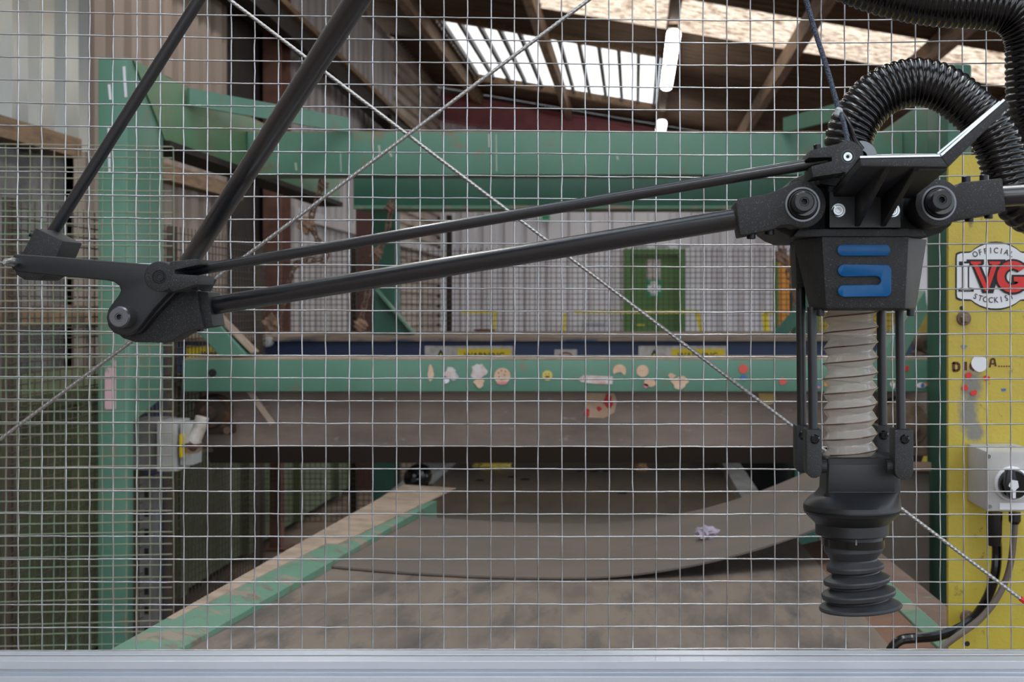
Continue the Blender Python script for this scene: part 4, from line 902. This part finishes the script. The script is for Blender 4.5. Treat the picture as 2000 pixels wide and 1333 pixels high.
MB().tube(seg3(a, b, -.03, 1.03), .0088, 28).build('forearm_tube', M_TUBE, rob)
def fork(cx, cy, r, px, Y, up, lo, slot, gap):
    """rod clamp: round eye with a slotted fork; px = fork end x"""
    sgn = 1 if px > cx else -1
    pts = arc(cx, cy, r, 50, 310, 22) if sgn > 0 else arc(cx, cy, r, -130, 130, 22)
    tail = [up[0], up[1], slot[0], slot[1], slot[2], slot[3], lo[1], lo[0]]
    return pts+tail if sgn > 0 else pts+tail[::-1]
rc = MB().ppx(fork(311, 540.5, 30, 390, .866, ((332, 511), (386, 506)), ((336, 571), (386, 556)), ((391, 517), (341, 528), (341, 535), (387, 538)), 0), .866, .900).build('rod_clamp', M_PRINT, rob, bevel=.0012)
MB().lathe(P(311, 541, .866), (0, -1, 0), [(m_(13.5, .866), -.006), (m_(13.5, .866), .0004), (m_(11.5, .866), .0004), (m_(11.5, .866), -.003)], 24).build('counterbore', M_GLOSS, rc)
MB().socket(P(311, 541, .8655), (0, -1, 0), m_(9.5, .866), .008, m_(4, .866), 20, .004).build('pivot_screw', M_BOLT, rc)
MB().lathe(P(383, 562, .88), (1, 0, -.3), [(.0030, -.012), (.0030, .002)], 12).build('clamp_screw', M_BOLT, rc)
MB().ppx([(385, 540), (408, 545), (395, 570), (380, 562)], .90, .918).build('clamp_foot', M_PRINT, rc, bevel=.0008)
a, b = P(384, 528, .886), P(1580, 321, .790)
MB().tube(seg3(a, b, -.035, 1.04), .0049, 22).build('forearm_rod', M_TUBE, rob)
# --- head
YH = .80
hd = MB()
def hp(px, py, Y): return P(px, py, Y)
def loft_px(rows):       # rows: (y, Yref, [(px at Yref, dY)...])
    rs = []
    for y, Y, pts in rows:
        z = P(0, y, Y).z
        rs.append([Vector((m_(px-PX, Y+dy), Y+dy, z)) for px, dy in pts])
    return rs
body = MB().rings(loft_px([
    (463, YH, [(1549, .03), (1605, 0), (1775, 0), (1810, .03), (1738, .13), (1575, .13)]),
    (603, YH, [(1581, .03), (1613, .002), (1768, .002), (1789, .03), (1722, .12), (1592, .12)]),
    (607, YH, [(1585, .032), (1616, .006), (1765, .006), (1785, .032), (1720, .118), (1594, .118)])])).build('head_housing', M_PRINT, rob, bevel=.0014)
body['label'] = 'tapered speckled black housing carrying a blue logo'
def rrect(x0, x1, y0, y1, r, n=6):
    o = []
    for cx, cy, a in ((x1-r, y0+r, -90), (x1-r, y1-r, 0), (x0+r, y1-r, 90), (x0+r, y0+r, 180)): o += arc(cx, cy, r, a, a+90, n)
    return o
MB().ppx(rrect(1635.5, 1739, 478, 500, 10.5), YH-.0012, YH+.004).build('logo_bar', M_LOGO, body, bevel=.0006)
hook = [(1648, 517)]+arc(1741-12, 517+12, 12, -90, 0, 6)+arc(1741-12, 580-12, 12, 0, 90, 6)+[(1648, 580)]+arc(1648, 568.5, 11.5, 90, 270, 8)+[(1712, 557)]+arc(1712, 548.5, 8.5, 90, -90, 8)+[(1648, 540)]+arc(1648, 528.5, 11.5, 90, 270, 8)
MB().ppx(hook, YH-.0010, YH+.006).build('logo_hook', M_LOGO, body, bevel=.0006)
for px in (1602, 1779): MB().lathe(P(px, 607, .812), (0, 0, -1), [(.0036, -.001), (.0036, .004), (.0024, .0046)], 16).build('cap_screw', M_BOLT, body)
sh = MB().ppx([(1505, 440), (1512, 446), (1527, 456), (1548, 464), (1811, 464), (1840, 455), (1858, 440), (1866, 425), (1862, 365), (1840, 352), (1795, 345), (1765, 350), (1700, 340), (1640, 335), (1616, 334), (1590, 330), (1545, 352), (1515, 400)], .822, .93).build('shoulder_block', M_PRINT, rob, bevel=.003)
MB().ppx([(1618, 360), (1757, 360), (1757, 446), (1618, 446)], .806, .824).build('centre_pad', M_PRINTS, sh, bevel=.001)
MB().ppx([(1560, 447), (1800, 447), (1812, 463), (1548, 463)], .803, .824).build('lower_ledge', M_PRINT, sh, bevel=.0015)
def arm_clamp(cx, cy, outline, bolts, Y, bore, label, bx, by):
    o = MB().ppx(outline, Y, Y+.036).build('arm_clamp', M_PRINT, rob, bevel=.0016); o['label'] = label
    MB().lathe(P(cx, cy, Y), (0, -1, 0), [(m_(34, Y), -.004), (m_(34, Y), .0008), (m_(30.5, Y), .0008), (m_(30, Y), -.002)], 36).build('bearing_ring', M_BOLTG, o)
    MB().lathe(P(cx, cy, Y), (0, -1, 0), [(m_(30, Y), -.003), (m_(29, Y), .001), (m_(26, Y), .006), (m_(24, Y), .008)], 36).build('bushing', M_GLOSS, o)
    MB().socket(P(bx, by, Y-.019), (0, -1, 0), m_(20.5, Y-.019), .013, m_(7, Y-.019), 36, .007).build('pivot_bolt', M_BLACK, o)
    for x, y, s in bolts:
        MB().lathe(P(x, y, Y+.016), (0, 0, s), [(.0038, -.004), (.0038, .003), (.0028, .0036)], 16).build('clamp_screw', M_BOLT, o)
    return o
arm_clamp(1567.5, 399.5, [(1436, 397), (1441, 389), (1505, 377), (1526, 368), (1540, 362)]+arc(1567.5, 399.5, 46, -125, 120, 26)+[(1526, 440), (1514, 447), (1446, 461)], ((1467, 459, -1), (1503, 452, -1)), .790, 0, 'left forearm clamp with bearing and big socket bolt', 1571, 394)
arm_clamp(1833.5, 396.5, [(1958, 348), (1965, 413), (1885, 427), (1868, 431)]+arc(1833.5, 396.5, 46, 48, 318, 26)+[(1875, 357), (1890, 355)], ((1887, 353, 1), (1922, 350, 1), (1893, 425, -1), (1931, 419, -1)), .786, 0, 'right arm clamp with bearing and big socket bolt', 1840, 390)
a, b = P(1950, 384, .805), P(2420, 352, .77)
MB().tube([a, b], .0088, 24).build('opposite_arm_tube', M_TUBE, rob)
# --- rod clamp on the head
uc = MB().ppx(fork(1656, 306, 31, 1580, .752, ((1637, 281), (1583, 294)), ((1646, 337), (1588, 346)), ((1579, 308), (1625, 307), (1625, 315), (1585, 325)), 0), .768, .802).build('rod_clamp', M_PRINT, rob, bevel=.0012)
MB().lathe(P(1656, 306, .768), (0, -1, 0), [(m_(13.5, .768), -.006), (m_(13.5, .768), .0004), (m_(11.5, .768), .0004), (m_(11.5, .768), -.003)], 24).build('counterbore', M_GLOSS, uc)
MB().socket(P(1656, 306, .767), (0, -1, 0), m_(9.5, .767), .008, m_(4, .767), 20, .004).build('pivot_screw', M_STEEL, uc)
MB().lathe(P(1597, 290, .785), (-.15, 0, 1), [(.0032, -.004), (.0032, .003), (.002, .0035)], 14).build('clamp_screw', M_BOLT, uc)
MB().lathe(P(1682, 306, .812), (0, -1, 0), [(m_(31, .812), -.003), (m_(31, .812), 0), (m_(12, .812), 0), (m_(12, .812), -.003)], 32).build('spacer_washer', M_BOLTG, uc)
MB().ppx([(1600, 330), (1650, 330), (1690, 345), (1680, 370), (1600, 360)], .803, .85).build('rod_clamp_lug', M_PRINT, uc, bevel=.002)
# --- tray bracket reaching forward
YA, YB2 = .705, .806
def tz(px, py, Y): return P(px, py, Y)
tray = MB()
f0, f1, f2, f3 = tz(1680, 310, YA), tz(1839, 307, YA), tz(1964, 197, YA), tz(1974, 206, YA)
f1o, f0o = tz(1853, 326, YA), tz(1681, 325, YA)
dv = Vector((0, YB2-YA, -.0115))
br = MB().prism([f0, f1, f1o, f0o], dv).build('tray_bracket', M_PRINT, rob, bevel=.0008); br['label'] = 'black ribbed bracket with a bent tray above the logo'
MB().prism([f1, f2, f3, f1o], dv*.42).build('wing_plate', M_PRINT, br, bevel=.0008)
nn = Vector((0, 0, .0006))
MB().prism([f0+nn, f1+nn, f1+nn+Vector((0, 0, .0012)), f0+nn+Vector((0, 0, .0012))], dv).build('liner_sheet', mat('mirror_sheet', rgb(196, 204, 212), 0.12, 0.9), br, smooth=0)
wn = Vector((-.0011, 0, .0010)); wo = Vector((-.0004, 0, .0004))
MB().prism([f1+wo, f2+wo, f2+wo+wn, f1+wo+wn], dv*.42).build('liner_sheet', MATS['mirror_sheet'], br, smooth=0)
MB().prism([f1+wo+wn*1.8, f2+wo*.5+wn*.9-(f2-f1)*.05, f2+wo*.5+wn*1.7-(f2-f1)*.05, f1+wo+wn*2.5], dv*.40).build('liner_sheet', MATS['mirror_sheet'], br, smooth=0)
zbk = P(0, 446, YB2).z
MB().box(P(1618, 0, YB2).x, P(1757, 0, YB2).x, YB2-.004, YB2, zbk, f0.z-.012).build('back_panel', M_PRINTS, br, smooth=0, bevel=.0005)
for xf in (1739, 1797):
    x = P(xf, 0, YA).x; x = x-.004
    MB().prism([(x, YA+.002, f0o.z), (x, YB2-.004, f0o.z-.011), (x, YB2-.004, zbk+.001), (x, YA+.004, f0o.z-.003)], (.0042, 0, 0)).build('rib', M_PRINT, br, smooth=0, bevel=.0006)
x = P(1800, 0, YA).x
MB().prism([f1o+Vector((-.022, .004, -.0002)), f1o+Vector((0, .004, -.0002)), f1o+Vector((0, .004, -.002)), f1o+Vector((-.022, .004, -.002))], dv*.9).build('side_pad', M_PRINT, br, smooth=0)
for px in (1637.5, 1744):
    MB().lathe(P(px, 411, YB2-.004), (0, -1, 0), [(.0056, 0), (.0056, .0008)], 20).build('washer', M_STEEL, br)
    MB().socket(P(px, 411, YB2-.0095), (0, -1, 0), .0045, .0048, .0019, 20).build('bracket_screw', M_STEEL, br)
# --- guide rods and feet
for px, y0, y1, Yr, lab in ((1563, 470, 850, .888, 'rear left'), (1585.5, 600, 860, .826, 'front left'), (1721, 600, 850, .888, 'rear right'), (1757, 600, 860, .826, 'front right')):
    g = MB().tube([P(px, y0, Yr), P(px+3, y1, Yr)], m_(9.2, Yr), 18).build('guide_rod', M_BLACK, rob); g['label'] = lab+' black guide rod'
    fx = px+(5 if px < 1650 else (9 if Yr < .85 else 4)); w = 15 if Yr < .85 else 13
    wd = 18.5 if (px > 1650 and Yr < .85) else w
    yt = 840 if Yr < .85 else 832; ye = yt+70
    ft = MB().ppx([(fx-wd, yt), (fx+wd, yt), (fx+wd, ye)]+arc(fx, ye+10, wd, 0, 180, 10)+[(fx-wd, ye)], Yr-.008, Yr+.010).build('rod_foot', M_PRINT, rob, bevel=.0012)
    MB().lathe(P(fx+1, yt+18, Yr-.008), (0, -1, 0), [(m_(9, Yr), -.001), (m_(9, Yr), .0008), (m_(7, Yr), .0016), (m_(3.5, Yr), .0016), (m_(3, Yr), .0004)], 18).build('screw', M_GLOSS, ft)
MB().ppx([(1552, 462), (1572, 462), (1572, 560), (1556, 562)], .872, .90).build('rod_holder', M_PRINT, rob, bevel=.001)
# --- clear bellows with wire helix
YC = .858; k = YC/F
def bell():
    n, per, N = 40, 14, 9.6
    rs = []; H0, H1 = 604, 890; tot = int(N*per)
    for i in range(tot+1):
        h = i/per; y = H1-(H1-H0)*i/tot; ring = []
        for j in range(n):
            t_ = 2*PI*j/n; ph = (h-t_/(2*PI)) % 1.0
            tri = 1-abs(2*ph-1)
            r = (42.5+10.5*tri**.9)*k
            c = P(1661.5-.006*(y-604), y, YC)
            ring.append(Vector((c.x+r*math.cos(t_), YC+r*math.sin(t_)/K, c.z)))
        rs.append(ring)
    return rs
clb = MB().rings(bell(), cap=False).build('clear_bellows', M_CLEAR, rob, smooth=.9); clb['label'] = 'clear corrugated bellows hose'
hel = []
for i in range(int(9.4*36)+1):
    h = .1+i/36; t_ = (2*PI*(h-.5)); y = 890-(286)*h/9.6
    c = P(1661.5-.006*(y-604), y, YC); r = 52.6*k
    if y > 606: hel.append(Vector((c.x+r*math.cos(t_), YC+r*math.sin(t_)/K, c.z)))
MB().tube(hel, .00062, 6).build('wire_helix', mat('copper_wire', rgb(104, 78, 66), 0.3, 0.5), clb)
# --- suction head
def srings(rows, Y, n=88):
    rs = []
    for y, cx, a, b, e, tilt in rows:
        ring = []
        for j in range(n):
            t_ = 2*PI*j/n; ct, st_ = math.cos(t_), math.sin(t_)
            x = a*math.copysign(abs(ct)**(2/e), ct); d = b*math.copysign(abs(st_)**(2/e), st_)
            ring.append(P(cx+x, y-tilt*x/max(a, 1), Y)+Vector((0, m_(d, Y)/K, 0)))
        rs.append(ring)
    return rs
MB().rings(srings([(889, 1678, 69, 52, 24, 0), (891, 1678, 71, 54, 24, 0), (930, 1678, 71, 54, 24, 0), (956, 1678, 72, 55, 18, 0), (964, 1675, 77, 64, 5, 0), (974, 1668, 88, 82, 2.6, 0), (984, 1664, 94.5, 94, 2, 0), (993, 1664, 95, 95, 2, 0),
                   (994, 1664, 92.5, 92.5, 2, 0), (995.5, 1664, 92.5, 92.5, 2, 0), (996.5, 1664, 95, 95, 2, 0), (1001, 1664, 93, 93, 2, 0), (1021, 1664, 73, 73, 2, 0), (1022, 1664, 71.5, 71.5, 2, 0), (1042, 1664, 71.5, 71.5, 2, 0), (1044, 1664, 69, 69, 2, 0), (1045, 1665, 58, 58, 2, 0), (1056, 1665, 58, 58, 2, 0)], YC)).build('suction_head', M_PRINTS, rob, smooth=.35)
for px, Yr, d in ((1600, .826, 1), (1745, .826, -1), (1588, .888, 1), (1728, .888, -1)):
    MB().lathe(P(px, 912, Yr), (d, 0, 0), [(.0055, -.004), (.0055, .006)], 16).build('pivot_lug', M_PRINT, rob)
MB().ppx([(1619, 908), (1748, 908), (1748, 961), (1617, 961)], YC-m_(56.5, YC)/K, YC-m_(53, YC)/K).build('front_cover', M_PRINTS, rob, bevel=.0006)
MB().rings(srings([(1051, 1666, 58, 58, 2, -2), (1051, 1666, 61, 61, 2, -2), (1066, 1666.5, 61, 61, 2, -2), (1066, 1666.5, 58, 58, 2, -2)], YC)).build('band_clamp', M_GLOSS, rob, smooth=.5)
MB().ppx([(1671, 1054), (1674, 1054), (1674, 1066), (1671, 1066)], YC-m_(62.5, YC)/K, YC-m_(60, YC)/K).build('band_seam', M_GREYB, rob, smooth=0)
MB().rings(srings([(1045, 1666, 57, 57, 2, 0), (1066, 1667, 58.5, 58.5, 2, -1), (1074, 1667, 58, 58, 2, 2), (1083, 1667, 52, 52, 2, 2), (1091, 1667, 46, 46, 2, 2), (1094, 1668, 46, 46, 2, 2), (1103, 1670, 55, 55, 2, 3), (1106, 1670.5, 56.5, 56.5, 2, 3), (1112, 1670.5, 55.5, 55.5, 2, 4), (1117, 1671, 46, 46, 2, 4),
                   (1119, 1672, 46, 46, 2, 4), (1129, 1673.5, 64, 64, 2, 5), (1132, 1673.5, 65, 65, 2, 5), (1138, 1673.5, 64, 64, 2, 5), (1143, 1674, 51, 51, 2, 5), (1145, 1674, 51, 51, 2, 5), (1155, 1677, 71, 71, 2, 6), (1158, 1677, 72.5, 72.5, 2, 6), (1165, 1677, 71, 71, 2, 6),
                   (1170, 1677.5, 59, 59, 2, 6), (1172, 1678, 59, 59, 2, 6), (1181, 1680, 78, 78, 2, 5), (1185, 1681, 81, 81, 2, 5), (1188, 1681, 80, 80, 2, 5), (1183, 1680, 74, 74, 2, 5)], YC)).build('suction_cup', M_RUB, rob, smooth=.28)
# --- cord
cd = thing('braided_cord', 'dark braided cord hanging from above onto the robot head', 'cord', P(1660, 285, .79))
MB().tube(spline([P(1483, -320, .80), P(1566, -30, .80), P(1590, 55, .80), P(1614, 130, .798), P(1638, 215, .795)], 6), m_(5.2, .8), 10).build('cord', M_CORD, cd)
MB().tube(spline([P(1637, 212, .795), P(1648, 240, .79), P(1655, 275, .785), P(1657, 300, .785)], 6), m_(4.8, .79), 10).build('cord_tail', M_CORD, cd)
MB().tube(spline([P(1640, 215, .798), P(1656, 240, .80), P(1668, 270, .803), P(1684, 292, .806)], 6), m_(5.5, .8), 10).build('cord_loop', M_HOSE, cd)
MB().lathe(P(1637.5, 219, .794), (.3, 0, 1), [(.002, -.004), (.0031, -.003), (.0033, .002), (.002, .0036)], 12).build('whipping', mat('pale_thread', rgb(176, 180, 180), 0.9, bump=.6, bscale=900), cd)
# --- ribbed hoses
def hose(label, pts, Y, r, pitch):
    q = spline([P(*p) if len(p) == 3 else P(p[0], p[1], Y) for p in pts], 16); st = pitch/8; q = resample(q, st)
    o = thing('vacuum_hose', label, 'hose', q[0])
    s_ = len(q)
    MB().tube(q, [r*(1+.0*i) for i in range(s_)], 32, mod=lambda i, t: 1-.085*(abs(2*((i/8+t/(2*PI)) % 1.0)-1))**2.2).build('ribbed_tube', M_HOSE, o, smooth=1.3)
    return o
hose('glossy black ribbed hose arching over the robot head', [(1662, 345), (1657, 300), (1659, 270), (1671, 238), (1696, 203), (1733, 175), (1788, 160), (1840, 172), (1882, 200), (1917, 234), (1943, 272), (1958, 312), (1970, 352), (1988, 392), (2018, 413, .93), (2050, 402, .945), (2072, 372, .965), (2072, 335, .978)], .925, m_(48, .925), .0060)
hose('glossy black ribbed hose entering at top right and bending down', [(1300, -210), (1450, -150), (1600, -75), (1650, -46), (1740, -14), (1830, 3), (1925, 9), (1982, 26), (2010, 75), (2013, 140), (2016, 210), (2034, 275), (2060, 318), (2072, 345)], .978, m_(50, .978), .0062)
